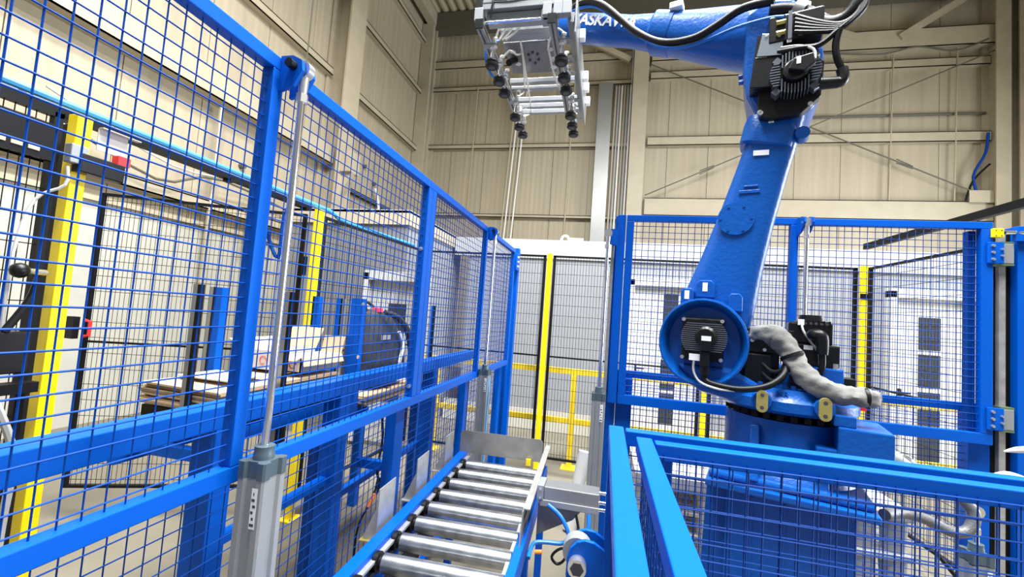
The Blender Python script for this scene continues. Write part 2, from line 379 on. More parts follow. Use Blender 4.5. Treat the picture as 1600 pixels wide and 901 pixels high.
part('front_wall', MB().box(-4.3, -2.5, 4.95, 5.0, 0, 2.74), CABIND, ca); part('side_wall', MB().box(-2.55, -2.5, 5.0, 7.0, 0, 2.74), CABIN, ca)
part('fascia', MB().box(-4.33, -2.47, 4.92, 5.0, 2.74, 2.92).box(-2.53, -2.47, 5.0, 7.0, 2.74, 2.92), BEIGEL, ca); part('roof', MB().box(-4.33, -2.47, 4.92, 7.0, 2.89, 2.93), CABINL, ca)
po = thing('door_portal', 'white door porch with dark windows beside the dark backpack', 'door', (-2.5, 4.9, 0))
cabin_door(po, -2.95, -2.12, 4.90, 2.10, [(-2.62, -2.38, a, a+0.34) for a in (0.55, 0.98, 1.40)])
part('porch_body', MB().box(-2.95, -2.12, 4.905, 4.94, 0, 2.10), WHITE, po)

# ================================================================== BLACK MESH SAFETY FENCE
def fence_panel(a, b, label, z0=0.18, z1=2.40, mid=True, pu=0.032, pv=0.115, name='mesh_fence_panel'):
    a = Vector((*a, 0)); b = Vector((*b, 0)); u = (b-a).normalized(); W = (b-a).length
    t = thing(name, label, 'fence', ((a.x+b.x)/2, (a.y+b.y)/2, z0))
    Z = Vector((0, 0, 1)); f = 0.02
    for nm, q0, q1 in (('top_rail', a+Z*(z1-f/2), b+Z*(z1-f/2)), ('bottom_rail', a+Z*(z0+f/2), b+Z*(z0+f/2))):
        part(nm, MB().beam(q0, q1, 0.03, f), BLACK, t)
    for q in (a+u*0.015, b-u*0.015): part('side_rail', MB().beam(q+Z*z0, q+Z*z1, 0.03, 0.03, (u.y, -u.x, 0)), BLACK, t)
    if mid: part('middle_rail', MB().beam(a+Z*1.28, b+Z*1.28, 0.02, 0.015), BLACK, t)
    part('wire_mesh', MB().grid(a+Z*z0, u, Z, W, z1-z0, pu, pv, 0.0021), BLACKW, t)
    return t
def fence_post(x, y, label, z1=2.42, clamps=False):
    t = thing('fence_post', label, 'fence post', (x, y, 0))
    part('upright', MB().box(x-0.028, x+0.028, y-0.028, y+0.028, 0.008, z1), YELLOW, t, bevel=0.003)
    part('foot_plate', MB().box(x-0.07, x+0.07, y-0.07, y+0.07, 0.001, 0.01), YELLOW, t)
    for q in (-1, 1): bolt((x+0.05*q, y-0.05, 0.01), (0, 0, 1), 0.009, 0.015, t)
    for z in ((0.4, 2.1) if clamps else ()): part('clamp', MB().box(x-0.045, x+0.045, y-0.035, y-0.027, z, z+0.05), BLACK, t)
    return t
YF = 4.75
fence_panel((-2.16, YF), (-0.68, YF), 'black mesh fence panel behind the far end of the left guard door')
fence_panel((-0.60, YF), (0.98, YF), 'black mesh fence panel right of the rear yellow post over the conveyor')
fence_panel((1.06, YF), (2.36, YF), 'black mesh fence panel behind the blue robot base')
fence_post(-0.64, YF, 'tall yellow fence post above the conveyor end plate')
fence_post(1.02, YF, 'yellow fence post mostly hidden behind the robot arm')
fence_post(2.42, YF, 'yellow fence post at the rear corner right of the robot', clamps=True)
fence_panel((2.44, YF-0.05), (2.48, 2.98), 'black mesh fence panel running toward the right blue pillar')
fence_panel((-2.30, 3.06), (-2.18, YF-0.06), 'black mesh fence panel between the second yellow post and the corner')
fence_post(-2.31, 3.02, 'yellow fence post rising behind the cardboard boxes', z1=2.44)
fence_post(-2.26, 1.36, 'large yellow fence post at far left with black switch box')
fence_panel((-2.27, 1.30), (-2.27, -0.4), 'black mesh fence panel left of the large yellow post')
g = fence_panel((-3.78, 2.46), (-2.42, 3.02), 'open black mesh gate swung out between the two left yellow posts', z0=0.22, name='mesh_gate')
part('latch', MB().box(-3.83, -3.76, 2.38, 2.42, 1.30, 1.46), BLACK, g); part('latch_handle', MB().tube([(-3.72, 2.42, 1.32), (-3.66, 2.42, 1.33), (-3.66, 2.42, 1.43), (-3.72, 2.42, 1.44)], 0.012, sm=1), RED, g)
part('hinge', MB().cyl((-2.38, 2.99, 1.9), (-2.38, 2.99, 2.05), 0.02), BLACK, g)
# black frame piece beside post 1
bk = MB().box(-2.345, -2.295, 1.34, 1.39, 0.01, 2.38)
tag(part('lock_upright', bk, BLACK), 'black square upright hugging the large yellow post', 'fence post')

# cable tray with light-blue pipe over the fence
ct = thing('cable_tray', 'black cable tray running above the left fence', 'cable tray', (-2.36, 2.0, 2.43))
part('tray', MB().beam((-2.36, -0.4, 2.435), (-2.36, 2.95, 2.435), 0.06, 0.03), BLACK, ct)
for y in (0.4, 1.36, 2.2, 2.9): part('bracket', MB().box(-2.38, -2.32, y-0.02, y+0.02, 2.405, 2.425), BLACK, ct)
tag(part('air_pipe', MB().tube([(-2.34, -0.4, 2.475), (-2.34, 1.0, 2.475), (-2.34, 2.9, 2.475), (-2.32, 3.2, 2.46), (-2.30, 3.4, 2.42), (-2.22, 4.6, 2.43)], 0.017, 8), LHOSE, smooth=True), 'light blue air pipe lying along the cable tray', 'pipe')
tag(part('hanging_cables', MB().tube([(-2.45, 2.6, 2.42), (-2.5, 2.7, 2.2), (-2.42, 2.75, 2.0), (-2.38, 2.72, 2.3), (-2.36, 2.78, 2.43)], 0.014), BLUEW), 'small loop of dark blue cable hanging from the tray', 'cable')
# beam on the right fence
tag(part('overhead_bar', MB().beam((2.45, 4.80, 2.62), (2.45, 2.6, 2.60), 0.04, 0.055), BLACK), 'black horizontal bar above the right mesh fence', 'bar')

# safety switch on post 1
sw = thing('safety_switch', 'black safety switch box with red cap on the yellow post', 'switch', (-2.24, 1.30, 2.2))
part('housing', MB().box(-2.232, -2.18, 1.33, 1.50, 2.17, 2.25), BPLAST, sw, bevel=0.005)
part('mounting_plate', MB().box(-2.252, -2.236, 1.02, 1.28, 2.19, 2.34), BLACK, sw)
for k in range(4): part('plate_slot', MB().box(-2.236, -2.232, 1.04+0.05*k, 1.075+0.05*k, 2.215, 2.23), BEIGEL, sw)
part('grey_module', MB().box(-2.232, -2.19, 1.30, 1.36, 2.20, 2.28), ALUM, sw, bevel=0.004); part('red_cap', MB().box(-2.225, -2.185, 1.47, 1.52, 2.25, 2.29), RED, sw)
part('cable', MB().tube([(-2.2, 1.30, 2.18), (-2.2, 1.30, 2.10), (-2.25, 1.24, 2.02), (-2.25, 1.2, 1.8), (-2.25, 1.2, 1.5)], 0.006), GREYC, sw)
part('clear_bracket', MB().box(-2.25, -2.246, 1.42, 1.54, 2.30, 2.40).box(-2.25, -2.22, 1.42, 1.58, 2.396, 2.40), GREYC, sw)
sl = thing('gate_lock_unit', 'black lock box with tube and round knob low on the left fence', 'lock', (-2.24, 1.15, 1.3))
part('housing', MB().box(-2.25, -2.19, 0.95, 1.26, 1.34, 1.50), BPLAST, sl, bevel=0.005); part('base_bar', MB().box(-2.25, -2.19, 0.9, 1.3, 1.26, 1.30), BLACK, sl)
part('knob', MB().ball((-2.2, 1.20, 1.735), 0.03), BPLAST, sl, smooth=True); part('knob_arm', MB().cyl((-2.2, 1.22, 1.735), (-2.24, 1.3, 1.735), 0.012), STEEL, sl)
part('tube', MB().tube([(-2.2, 1.26, 1.71), (-2.2, 1.24, 1.62), (-2.2, 1.18, 1.5)], 0.014), BPLAST, sl, smooth=True)
part('cable', MB().tube([(-2.2, 1.15, 1.30), (-2.2, 1.2, 1.2), (-2.22, 1.27, 1.0), (-2.25, 1.28, 0.7), (-2.25, 1.28, 0.02)], 0.014), GREYC, sl, smooth=True)

# yellow handrail behind the rear fence
hr = thing('handrail', 'low yellow handrail standing behind the rear mesh fence', 'handrail', (0.5, 5.1, 0))
for z in (1.10, 0.53): part('rail', MB().box(-2.3, 4.0, 5.07, 5.12, z-0.03, z+0.03), YRAIL, hr)
for x in (-2.0, -0.31, 1.4):
    part('post', MB().box(x-0.03, x+0.03, 5.06, 5.13, 0.01, 1.12), YRAIL, hr); part('foot_plate', MB().box(x-0.09, x+0.09, 5.0, 5.19, 0.001, 0.012), YRAIL, hr)

# ================================================================== LEFT LIFTING GUARD DOOR
XD = -0.985
ld = thing('lifting_guard_door', 'long blue mesh guard door raised along the left side of the conveyor', 'guard door', (XD, 2.1, 1.19))
def tubebox(name, x0, x1, y0, y1, z0, z1, par, mt=None): return part(name, MB().box(x0, x1, y0, y1, z0, z1), mt or BLUE, par, bevel=0.003)
tubebox('top_rail', XD-0.02, XD+0.02, 0.1, 4.42, 2.36, 2.40, ld); tubebox('bottom_rail', XD-0.02, XD+0.02, 0.1, 4.42, 1.188, 1.235, ld)
for y0, y1 in ((1.005, 1.047), (2.126, 2.178), (2.182, 2.234), (3.30, 3.342), (4.378, 4.42)):
    tubebox('upright', XD-0.02, XD+0.02, y0, y1, 1.235, 2.36, ld)
part('wire_mesh', MB().grid((XD, 0.1, 1.235), (0, 1, 0), (0, 0, 1), 4.28, 1.125, 0.04, 0.04, 0.0021), BLUEW, ld)
for z in (2.02, 1.29): part('bolt', MB().cyl((XD, 2.126, z), (XD, 2.118, z), 0.011, n=10).cyl((XD, 2.118, z), (XD, 2.112, z), 0.006, n=8), STEEL, ld)
for y in (1.055, 3.36):
    for q in (0, 0.045):
        part('lug', MB().prism([(0, -0.06), (0.05, -0.045), (0.075, 0), (0.07, 0.03), (0.04, 0.045), (0, 0.045)], (XD+0.02, y-0.028+q, 2.36), (1, 0, 0), (0, 0, 1), (0, 0.012, 0)), BLUE, ld)
    part('pin', MB().cyl((XD+0.065, y-0.05, 2.372), (XD+0.065, y+0.045, 2.372), 0.013, n=12), BPLAST, ld, smooth=True)
# fixed guard below it
lf = thing('low_mesh_fence', 'low blue mesh guard with square posts under the raised left door', 'guard panel', (-1.06, 2.2, 0))
for y0, y1 in ((2.10, 2.20), (3.24, 3.33), (4.36, 4.46)): tubebox('post', -1.09, -1.03, y0, y1, 0.0, 1.18, lf)
tubebox('bottom_rail', -1.10, -1.06, 0.2, 4.4, 0.04, 0.08, lf)
part('wire_mesh', MB().grid((-1.095, 0.2, 0.08), (0, 1, 0), (0, 0, 1), 4.2, 1.1, 0.0455, 0.0455, 0.0021), BLUEW, lf)
# guide post at the far end
gp = thing('guide_post', 'blue guide post with bolted slide plate at the far end of the left door', 'guide post', (-0.985, 4.55, 0))
tubebox('post', -1.01, -0.95, 4.52, 4.60, 0, 2.43, gp); tubebox('slide_plate', -0.955, -0.94, 4.40, 4.55, 2.18, 2.36, gp)
for z in (2.22, 2.27, 2.32): bolt((-0.94, 4.46, z), (1, 0, 0), 0.014, 0.012, gp)
part('lower_sheath', MB().box(-1.1, -0.98, 4.64, 4.72, 0, 1.15), BLUE, gp)

# pneumatic cylinders
def make_cylinder(label):
    t = thing('pneumatic_cylinder', label, 'cylinder', (0, 0, 0), 'lifting cylinders of the guard doors')
    s_ = 0.034
    pr = []
    for sx, sy in ((1, 1), (-1, 1), (-1, -1), (1, -1)):
        pts = [(s_*1.0, s_*0.45), (s_*1.25, s_*0.6), (s_*1.25, s_*1.1), (s_*1.1, s_*1.25), (s_*0.6, s_*1.25), (s_*0.45, s_*1.0)]
        if sx*sy < 0: pts = pts[::-1]
        pr += [(a*sx, b*sy) for a, b in pts]
    part('barrel', MB().prism(pr, (0, 0, 0.06), (1, 0, 0), (0, 1, 0), (0, 0, 1.15)), ALUM, t, smooth=False)
    b2 = [(a*1.03, b*1.03) for a, b in pr]
    part('head_cap', MB().prism(b2, (0, 0, 1.21), (1, 0, 0), (0, 1, 0), (0, 0, 0.045)), GREYCAP, t); part('foot_cap', MB().prism(b2, (0, 0, 0.0), (1, 0, 0), (0, 1, 0), (0, 0, 0.06)), GREYCAP, t)
    part('collar', MB().loft([((0, 0, 1.255), 0.027), ((0, 0, 1.27), 0.027), ((0, 0, 1.275), 0.025), ((0, 0, 1.29), 0.026), ((0, 0, 1.292), 0.018)], 18), GREYCAP, t, smooth=True)
    part('rod', MB().cyl((0, 0, 1.28), (0, 0, 2.30), 0.0105, n=16), CHROME, t, smooth=True)
    re_ = part('rod_end', MB().cyl((0, 0, 2.275), (0, 0, 2.30), 0.017, n=6).loft([((0, 0, 2.30), 0.012), ((0, 0, 2.35), 0.015)], 12), STEEL, t, smooth=True)
    part('eye', MB().cyl((0, -0.012, 2.372), (0, 0.012, 2.372), 0.026, n=18), STEEL, re_, smooth=True)
    lb = part('sticker', MB().box(0.012, 0.03, -0.0440, -0.0435, 1.085, 1.19), LABEL, t)
    for k in range(6): part('print', MB().box(0.014+0.004*(k % 2), 0.027-0.003*(k % 3), -0.0446, -0.0441, 1.092+0.016*k, 1.099+0.016*k), INK, lb)
    return t
GREYCAP = mat('grey_cast_cap', (0.085, 0.125, 0.15), 0.4, 0.3)
cy = make_cylinder('grey lifting cylinder nearest the camera beside the left guard door')
cy.location = (-0.905, 1.055, 0); ORG[cy.name] = Vector(cy.location)
def cyl_at(loc, label): return copy_thing(cy, loc, label)
cyl_at((-0.915, 3.36, 0), 'grey lifting cylinder at the far end of the left guard door')
c3 = cyl_at((-0.01, 2.80, 0), 'grey lifting cylinder left of the rear guard door')
for ch in c3.children:
    if ch.name.split('.')[0] in ('rod', 'rod_end'): ch.location.z = -0.10
c4 = cyl_at((1.13, 2.805, 0), 'lifting cylinder in front of the middle post of the rear guard door')
c5 = cyl_at((1.68, 2.40, -0.33), 'lifting cylinder with short rod behind the front mesh guard at lower right')
c5.location.z = 0.0
for ch in c5.children:
    n_ = ch.name.split('.')[0]
    if n_ == 'barrel': ch.scale.z = 0.62
    elif n_ in ('head_cap', 'collar', 'sticker'): ch.location.z = -0.455
    elif n_ in ('rod', 'rod_end'): ch.location.z = -1.40
    if n_ == 'rod': ch.scale.z = 1.0; ch.location.z = -1.42
part('air_hose', MB().tube([(-0.86, 3.30, 1.2), (-0.85, 3.27, 1.1), (-0.86, 3.30, 0.9), (-0.86, 3.30, 0.3)], 0.006), LHOSE, [o for o in C.objects if o.name == 'pneumatic_cylinder.001'][0])

# support frame behind the fence
sf = thing('support_frame', 'heavy blue steel frame with thick posts behind the left guard mesh', 'frame', (-1.35, 2.2, 0))
tubebox('top_beam', -1.40, -1.30, 0.25, 4.3, 1.225, 1.305, sf)
for y in (1.28, 2.01, 3.25): tubebox('post', -1.40, -1.30, y, y+0.085, 0.0, 1.225, sf)
tubebox('tie_rail', -1.38, -1.34, 1.37, 2.01, 0.77, 0.81, sf); tubebox('tie_rail', -1.42, -1.38, 2.1, 3.25, 0.62, 0.66, sf); tubebox('tie_rail', -1.34, -1.09, 2.26, 2.30, 0.78, 0.83, sf)

# ------------------------------------------------------------------ slip-sheet magazine behind it
mg = thing('sheet_magazine', 'blue magazine table with tall angle uprights holding the cardboard sheets', 'magazine', (-1.75, 2.4, 0))
for y0, y1 in ((1.50, 1.54), (2.52, 2.56), (3.55, 3.59)): tubebox('cross_rail', -2.02, -1.45, y0, y1, 1.00, 1.05, mg)
for x in (-2.0, -1.48): tubebox('side_rail', x-0.02, x+0.02, 1.46, 3.6, 0.95, 1.00, mg)
for x, y in ((-1.49, 2.12), (-2.0, 3.4), (-1.5, 3.4)): tubebox('leg', x-0.03, x+0.03, y-0.03, y+0.03, 0, 0.95, mg)
def upright(x, y, order, z0=1.0, z1=1.735, wd=0.04):
    """angle post: blue back, pale liner, black rubber edge; drawn from left to right"""
    k = 0; a = None; cs = {'b': (BLUE, 0.040), 'k': (BLACK, 0.016), 'w': (ALU, 0.022), 'd': (BLUE, 0.018)}
    tot = sum(cs[c][1] for c in order); xx = x-tot/2
    for c in order:
        m_, w_ = cs[c]; mb = MB().box(xx, xx+w_, y-0.01, y+0.01+(0.02 if c == 'b' else 0), z0, z1)
        if a is None: a = part('upright', mb, m_, mg)
        else: part('upright_liner' if c == 'w' else 'upright_edge', mb, m_, a)
        xx += w_
    return a
upright(-1.66, 1.47, 'wk', 1.16); upright(-1.98, 1.86, 'wkb'); upright(-1.50, 1.80, 'dwk', 0.98); upright(-2.03, 2.72, 'kb'); upright(-2.02, 3.0, 'bkw')
u6 = upright(-1.50, 2.40, 'bb'); upright(-1.50, 3.60, 'dk')
for z in (1.70, 1.38): bolt((-1.45, 2.375, z), (0, -1, 0), 0.012, 0.01, mg)
def sheet_stack(x0, x1, y0, y1, z0, n, label, th=0.0090):
    t = thing('cardboard_sheet_stack', label, 'cardboard stack', ((x0+x1)/2, (y0+y1)/2, z0))
    for k in range(n):
        a = random.uniform(-0.012, 0.012); b = random.uniform(-0.015, 0.015)
        z = z0+k*th; mb = MB()
        poly = [(x0+a, y0+b), (x1+a, y0+b*0.5), (x1+a, y1+b), (x0+a, y1+b)]
        i = mb.add([(px, py, z+(0.012 if px < x1-0.1 and py < y1-0.1 else 0)) for px, py in poly]+[(px, py, z+th*0.86+(0.012 if px < x1-0.1 and py < y1-0.1 else 0)) for px, py in poly])
        for f in ((0,3,2,1),(4,5,6,7),(0,1,5,4),(1,2,6,5),(2,3,7,6),(3,0,4,7)): mb.F.append([i+q for q in f])
        part('sheet', mb, CARD if k == n-1 or k % 3 else CARDD, t)
    return t
sheet_stack(-1.93, -1.535, 1.50, 2.3, 1.205, 10, 'stack of bowed cardboard sheets at the near end of the magazine')
tubebox('stack_carrier', -1.95, -1.45, 1.52, 2.3, 1.10, 1.155, mg, BLUE); tubebox('stack_carrier', -1.95, -1.45, 1.52, 2.3, 1.155, 1.20, mg, BLACK)
sheet_stack(-1.93, -1.44, 2.48, 3.3, 1.06, 7, 'lower stack of cardboard sheets beneath the backpack')
def carton(x0, x1, y0, y1, z0, z1, label, flaps, red=True):
    t = thing('open_carton', label, 'box', ((x0+x1)/2, (y0+y1)/2, z0)); d = 0.006
    part('bottom', MB().box(x0, x1, y0, y1, z0, z0+d), WCARD, t)
    for mb in (MB().box(x0, x1, y0, y0+d, z0, z1), MB().box(x0, x1, y1-d, y1, z0, z1), MB().box(x0, x0+d, y0, y1, z0, z1), MB().box(x1-d, x1, y0, y1, z0, z1)): part('side', mb, WCARD, t)
    for a, b, dirv, ln in flaps:
        a = Vector(a); b = Vector(b); dv = Vector(dirv).normalized()*ln
        nr = (b-a).cross(dv).normalized()*0.002
        part('flap', MB().hexa([a-nr, b-nr, b+dv-nr, a+dv-nr, a+nr, b+nr, b+dv+nr, a+dv+nr]), CARD, t)
    if red:
        rg = MB(); c = Vector((x0*0.35+x1*0.65, y0-0.002, (z0+z1)/2))
        for k in range(20):
            q0 = 2*math.pi*k/24; q1 = 2*math.pi*(k+1)/24
            rg.wire(c+Vector((0.02*math.cos(q0), 0, 0.02*math.sin(q0))), c+Vector((0.02*math.cos(q1), 0, 0.02*math.sin(q1))), 0.0022)
        part('printed_ring', rg, RED, t)
    return t
carton(-1.91, -1.69, 1.98, 2.30, 1.312, 1.42, 'open white carton standing on the sheet stack', [((-1.91, 2.30, 1.42), (-1.69, 2.30, 1.42), (0, 0.5, 1), 0.13), ((-1.91, 1.98, 1.42), (-1.91, 2.30, 1.42), (-1, 0, 0.5), 0.10)])
carton(-1.675, -1.535, 1.98, 2.33, 1.318, 1.40, 'smaller open carton with raised brown flap beside the blue upright', [((-1.675, 2.33, 1.40), (-1.535, 2.33, 1.40), (0, 0.25, 1), 0.10), ((-1.675, 1.98, 1.40), (-1.535, 1.98, 1.40), (0, -1, -0.35), 0.05), ((-1.535, 1.98, 1.40), (-1.535, 2.33, 1.40), (0.4, 0, -1), 0.05)])
tag(part('white_sheets', MB().box(-1.9, -1.62, 1.62, 1.83, 1.312, 1.318).box(-1.87, -1.60, 1.60, 1.80, 1.319, 1.324), WCARD), 'loose white printed sheets lying on the near cardboard stack', 'paper')
# backpack
bp = thing('backpack', 'black backpack with pink zip pulls lying behind the mesh', 'backpack', (-1.62, 2.9, 1.14))
R_ = []
for k, (z, wx, wy, ox, oy) in enumerate([(1.14, .12, .22, 0, 0), (1.20, .15, .29, 0, 0), (1.32, .15, .29, 0, .0), (1.45, .14, .25, 0, -.02), (1.56, .12, .20, 0, -.05), (1.64, .09, .14, 0, -.08), (1.67, .04, .07, 0, -.09)]):
    R_.append([(-1.62+ox+wx*math.copysign(abs(math.cos(2*math.pi*i/20))**0.7, math.cos(2*math.pi*i/20)), 2.88+oy+wy*math.copysign(abs(math.sin(2*math.pi*i/20))**0.7, math.sin(2*math.pi*i/20)), z) for i in range(20)])
part('bag_body', MB().rings(R_), NYLON, bp, smooth=True)
part('shoulder_strap', MB().tube([(-1.50, 2.74, 1.66), (-1.45, 2.86, 1.62), (-1.43, 3.0, 1.50), (-1.43, 3.06, 1.32), (-1.46, 3.02, 1.2)], [0.016, 0.022, 0.024, 0.02, 0.012], 8), NYLON, bp, smooth=True)
part('carry_loop', MB().tube([(-1.62, 2.70, 1.66), (-1.62, 2.69, 1.72), (-1.60, 2.76, 1.69)], 0.010), NYLON, bp); part('zip_pull', MB().box(-1.60, -1.54, 2.74, 2.79, 1.655, 1.685), PINK, bp)
part('reflective_strip', MB().box(-1.477, -1.470, 2.68, 2.80, 1.47, 1.50), ALUM, bp); part('mesh_edge', MB().tube([(-1.47, 2.92, 1.52), (-1.455, 2.97, 1.42), (-1.455, 2.94, 1.3), (-1.46, 2.97, 1.2)], 0.012), LABEL, bp)
for y in (2.80, 3.05): part('pink_trim', MB().box(-1.475, -1.455, y, y+0.06, 1.17, 1.20), PINK, bp)
tag(part('hanging_cable', MB().tube([(-1.28, 2.40, 1.1), (-1.28, 2.45, 0.9), (-1.28, 2.42, 0.72), (-1.28, 2.46, 0.64)], 0.008).cyl((-1.28, 2.46, 0.66), (-1.28, 2.44, 0.6), 0.016), RUBBER, smooth=True), 'black cable with plug hanging behind the lower left mesh', 'cable')
tag(part('orange_plug', MB().cyl((-1.28, 2.42, 0.58), (-1.28, 2.34, 0.53), 0.012), ORANGE), 'small orange plug near the hanging black cable', 'plug')
tag(part('hanging_lead', MB().cyl((-1.28, 2.44, 0.6), (-1.28, 2.42, 0.58), 0.015).tube([(-1.28, 2.34, 0.53), (-1.30, 2.28, 0.4), (-1.28, 2.26, 0.004)], 0.006), RUBBER), 'thin black lead trailing to the floor below the orange plug', 'cable')

# ================================================================== ROLLER CONVEYOR
rc = thing('roller_conveyor', 'roller conveyor with zinc rollers and blue side rails', 'conveyor', (-0.55, 2.0, 0))
MR = Matrix.Translation((-0.55, 1.6, 0)) @ Matrix.Rotation(math.radians(1.8), 4, 'Z') @ Matrix.Translation((0.55, -1.6, 0))
ZC = 0.745   # roller axis height
def cbox(name, a, mt, bevel=0.0, par=None): return part(name, MB(MR).box(*a), mt, par or rc, bevel=bevel)
lr = cbox('side_rail', (-0.845, -0.795, 0.7, 2.78, 0.66, 0.79), BLUE, 0.003); part('rail_lip', MB(MR).box(-0.795, -0.775, 0.7, 2.78, 0.755, 0.765), GALV, lr)
rr = cbox('side_rail', (-0.30, -0.265, 0.7, 2.78, 0.66, 0.765), BLUE, 0.003); part('rail_lip', MB(MR).box(-0.315, -0.30, 0.7, 2.78, 0.75, 0.758), GALV, rr)
r0 = None
for k in range(13):
    y = 0.76+0.157*k
    if r0 is None:
        r0 = part('roller', MB(MR).cyl((-0.755, y, ZC), (-0.30, y, ZC), 0.034, n=22), ZINC, rc, smooth=True)
        part('end_bearing', MB(MR).loft([((-0.795, y, ZC), 0.030), ((-0.79, y, ZC), 0.037), ((-0.772, y, ZC), 0.037), ((-0.768, y, ZC), 0.026), ((-0.755, y, ZC), 0.026)], 16), RUBBER, r0, smooth=True)
        part('axle', MB(MR).cyl((-0.83, y, ZC), (-0.27, y, ZC), 0.006, n=6), STEEL, r0)
        v0 = Vector((0, 0.157, 0)); v0.rotate(Matrix.Rotation(math.radians(1.8), 3, 'Z'))
    else: again(r0, v0*k, rc)
for y0 in (1.68, 2.08, 2.51):
    b = part('side_bracket', MB(MR).box(-0.865, -0.86, y0, y0+0.15, 0.66, 0.945), GALV, rc); part('bracket_foot', MB(MR).box(-0.93, -0.865, y0-0.01, y0+0.07, 0.735, 0.74), GOLD if y0 < 1.7 else GALV, b)
    part('bracket_gusset', MB(MR).prism([(0, 0), (-0.06, 0), (0, 0.14)], (-0.865, y0+0.004, 0.74), (1, 0, 0), (0, 0, 1), (0, 0.004, 0)), GALV, b)
ep = [(-0.845, 0), (-0.30, 0), (-0.30, 0.115), (-0.305, 0.13), (-0.32, 0.14), (-0.825, 0.14), (-0.84, 0.135), (-0.845, 0.12)]
part('end_plate', MB(MR).prism([(a, b) for a, b in ep], (0, 2.765, 0.785), (1, 0, 0), (0, 0, 1), (0, 0.005, 0)), GALVD, rc)
gpz = part('side_guide', MB(MR).box(-0.285, -0.280, 1.95, 2.80, 0.74, 0.885).prism([(0, 0), (0.18, 0), (0.18, 0.145), (0.05, 0.145)], (-0.285, 1.77, 0.74), (0, 1, 0), (0, 0, 1), (0.005, 0, 0)), GALVD, rc)
part('guide_flange', MB(MR).box(-0.285, -0.255, 1.85, 2.80, 0.882, 0.887), GALV, gpz)
for k in range(8): part('slot', MB(MR).box(-0.2795, -0.2785, 1.86+0.024*(k % 4), 1.872+0.024*(k % 4), 0.78+0.05*(k//4), 0.80+0.05*(k//4)), INK, gpz)
for x, y in ((-0.82, 0.95), (-0.28, 0.95), (-0.82, 2.6), (-0.28, 1.95), (-0.28, 2.7)): cbox('leg', (x-0.02, x+0.02, y-0.02, y+0.02, 0.0, 0.66), BLUE, 0.002)
for y in (1.15, 1.95, 2.62): cbox('cross_member', (-0.80, -0.30, y, y+0.04, 0.58, 0.63), BLUE)
cbox('drive_tray', (-0.79, -0.74, 0.8, 2.75, 0.60, 0.64), BLACK)
part('drive_chain', MB(MR).box(-0.79, -0.775, 0.8, 2.72, 0.715, 0.725), RUBBER, rc)
cbox('sensor', (-0.40, -0.37, 2.745, 2.76, 0.76, 0.80), YELLOW)

# pneumatic pusher beside the conveyor
pu = thing('pusher_cylinder', 'flat aluminium pusher cylinder mounted right of the conveyor', 'cylinder', (-0.1, 2.03, 0.85))
part('body', MB().box(-0.225, 0.02, 1.99, 2.09, 0.885, 0.94), ALU, pu, bevel=0.004); part('end_block', MB().box(-0.255, -0.225, 1.985, 2.095, 0.875, 0.945), ALUM, pu, bevel=0.003)
part('lower_body', MB().box(-0.24, 0.02, 1.985, 2.06, 0.855, 0.884), ALUM, pu, bevel=0.003)
for y, z in ((2.01, 0.90), (2.01, 0.87), (2.07, 0.92)): part('guide_rod', MB().cyl((0.02, y, z), (0.075, y, z), 0.008), CHROME, pu, smooth=True)
for y, z in ((1.986, 0.93), (1.986, 0.89)): bolt((-0.24, y, z), (0, -1, 0), 0.006, 0.006, pu)
part('gusset_plate', MB().prism([(0, 0), (0.20, 0), (0.16, -0.05), (0, -0.14)], (-0.25, 2.02, 0.852), (1, 0, 0), (0, 0, 1), (0, 0.006, 0)), ALUP, pu)
tag(part('blue_air_hose', MB().tube([(-0.20, 1.975, 0.87), (-0.14, 1.95, 0.84), (-0.10, 1.93, 0.78), (-0.12, 1.93, 0.74), (-0.2, 1.92, 0.735), (-0.245, 1.9, 0.73), (-0.252, 1.82, 0.71)], 0.009).tube([(-0.02, 1.97, 0.86), (-0.02, 1.94, 0.80), (-0.06, 1.93, 0.75), (-0.12, 1.93, 0.742)], 0.009), BHOSE, smooth=True), 'blue air hoses looping below the pusher cylinder', 'hose')
tag(part('black_cable_loop', MB().tube([(-0.25, 1.95, 0.71), (-0.16, 1.945, 0.73), (-0.10, 1.92, 0.735), (-0.11, 1.92, 0.68), (-0.14, 1.92, 0.655), (-0.165, 1.92, 0.68), (-0.13, 1.91, 0.725), (-0.05, 1.92, 0.745), (-0.06, 1.95, 0.80), (-0.075, 1.97, 0.85)], 0.006), RUBBER, smooth=True), 'black cable tied in a small loop under the pusher', 'cable')
tag(part('orange_connector', MB().cyl((-0.235, 1.895, 0.70), (-0.205, 1.895, 0.705), 0.009), ORANGE), 'orange connector on the cable under the pusher', 'connector')
tag(part('leaning_tube', MB().cyl((-0.185, 3.62, 0.012), (-0.10, 3.70, 0.62), 0.052, n=20), WHITE, smooth=True), 'white round tube standing on the floor behind the pusher', 'tube')

# ================================================================== REAR LIFTING GUARD DOOR
YD = 2.90
rd = thing('lifting_guard_door', 'raised blue mesh guard door behind the robot', 'guard door', (1.1, YD, 1.17))
def rbox(name, x0, x1, z0, z1, par, y=YD, d=0.02): return tubebox(name, x0, x1, y-d, y+d, z0, z1, par)
rbox('top_rail', 0.105, 2.09, 2.375, 2.415, rd); rbox('bottom_rail', 0.105, 2.09, 1.185, 1.245, rd)
rbox('upright', 0.105, 0.152, 1.245, 2.375, rd); rbox('upright', 2.035, 2.09, 1.245, 2.375, rd); rbox('upright', 1.075, 1.118, 1.245, 2.375, rd)
part('wire_mesh', MB().grid((0.15, YD, 1.245), (1, 0, 0), (0, 0, 1), 1.89, 1.13, 0.04, 0.04, 0.0021), BLUEW, rd)
part('side_flange', MB().box(2.0, 2.035, YD+0.02, YD+0.06, 1.25, 2.37), BLUEW, rd)
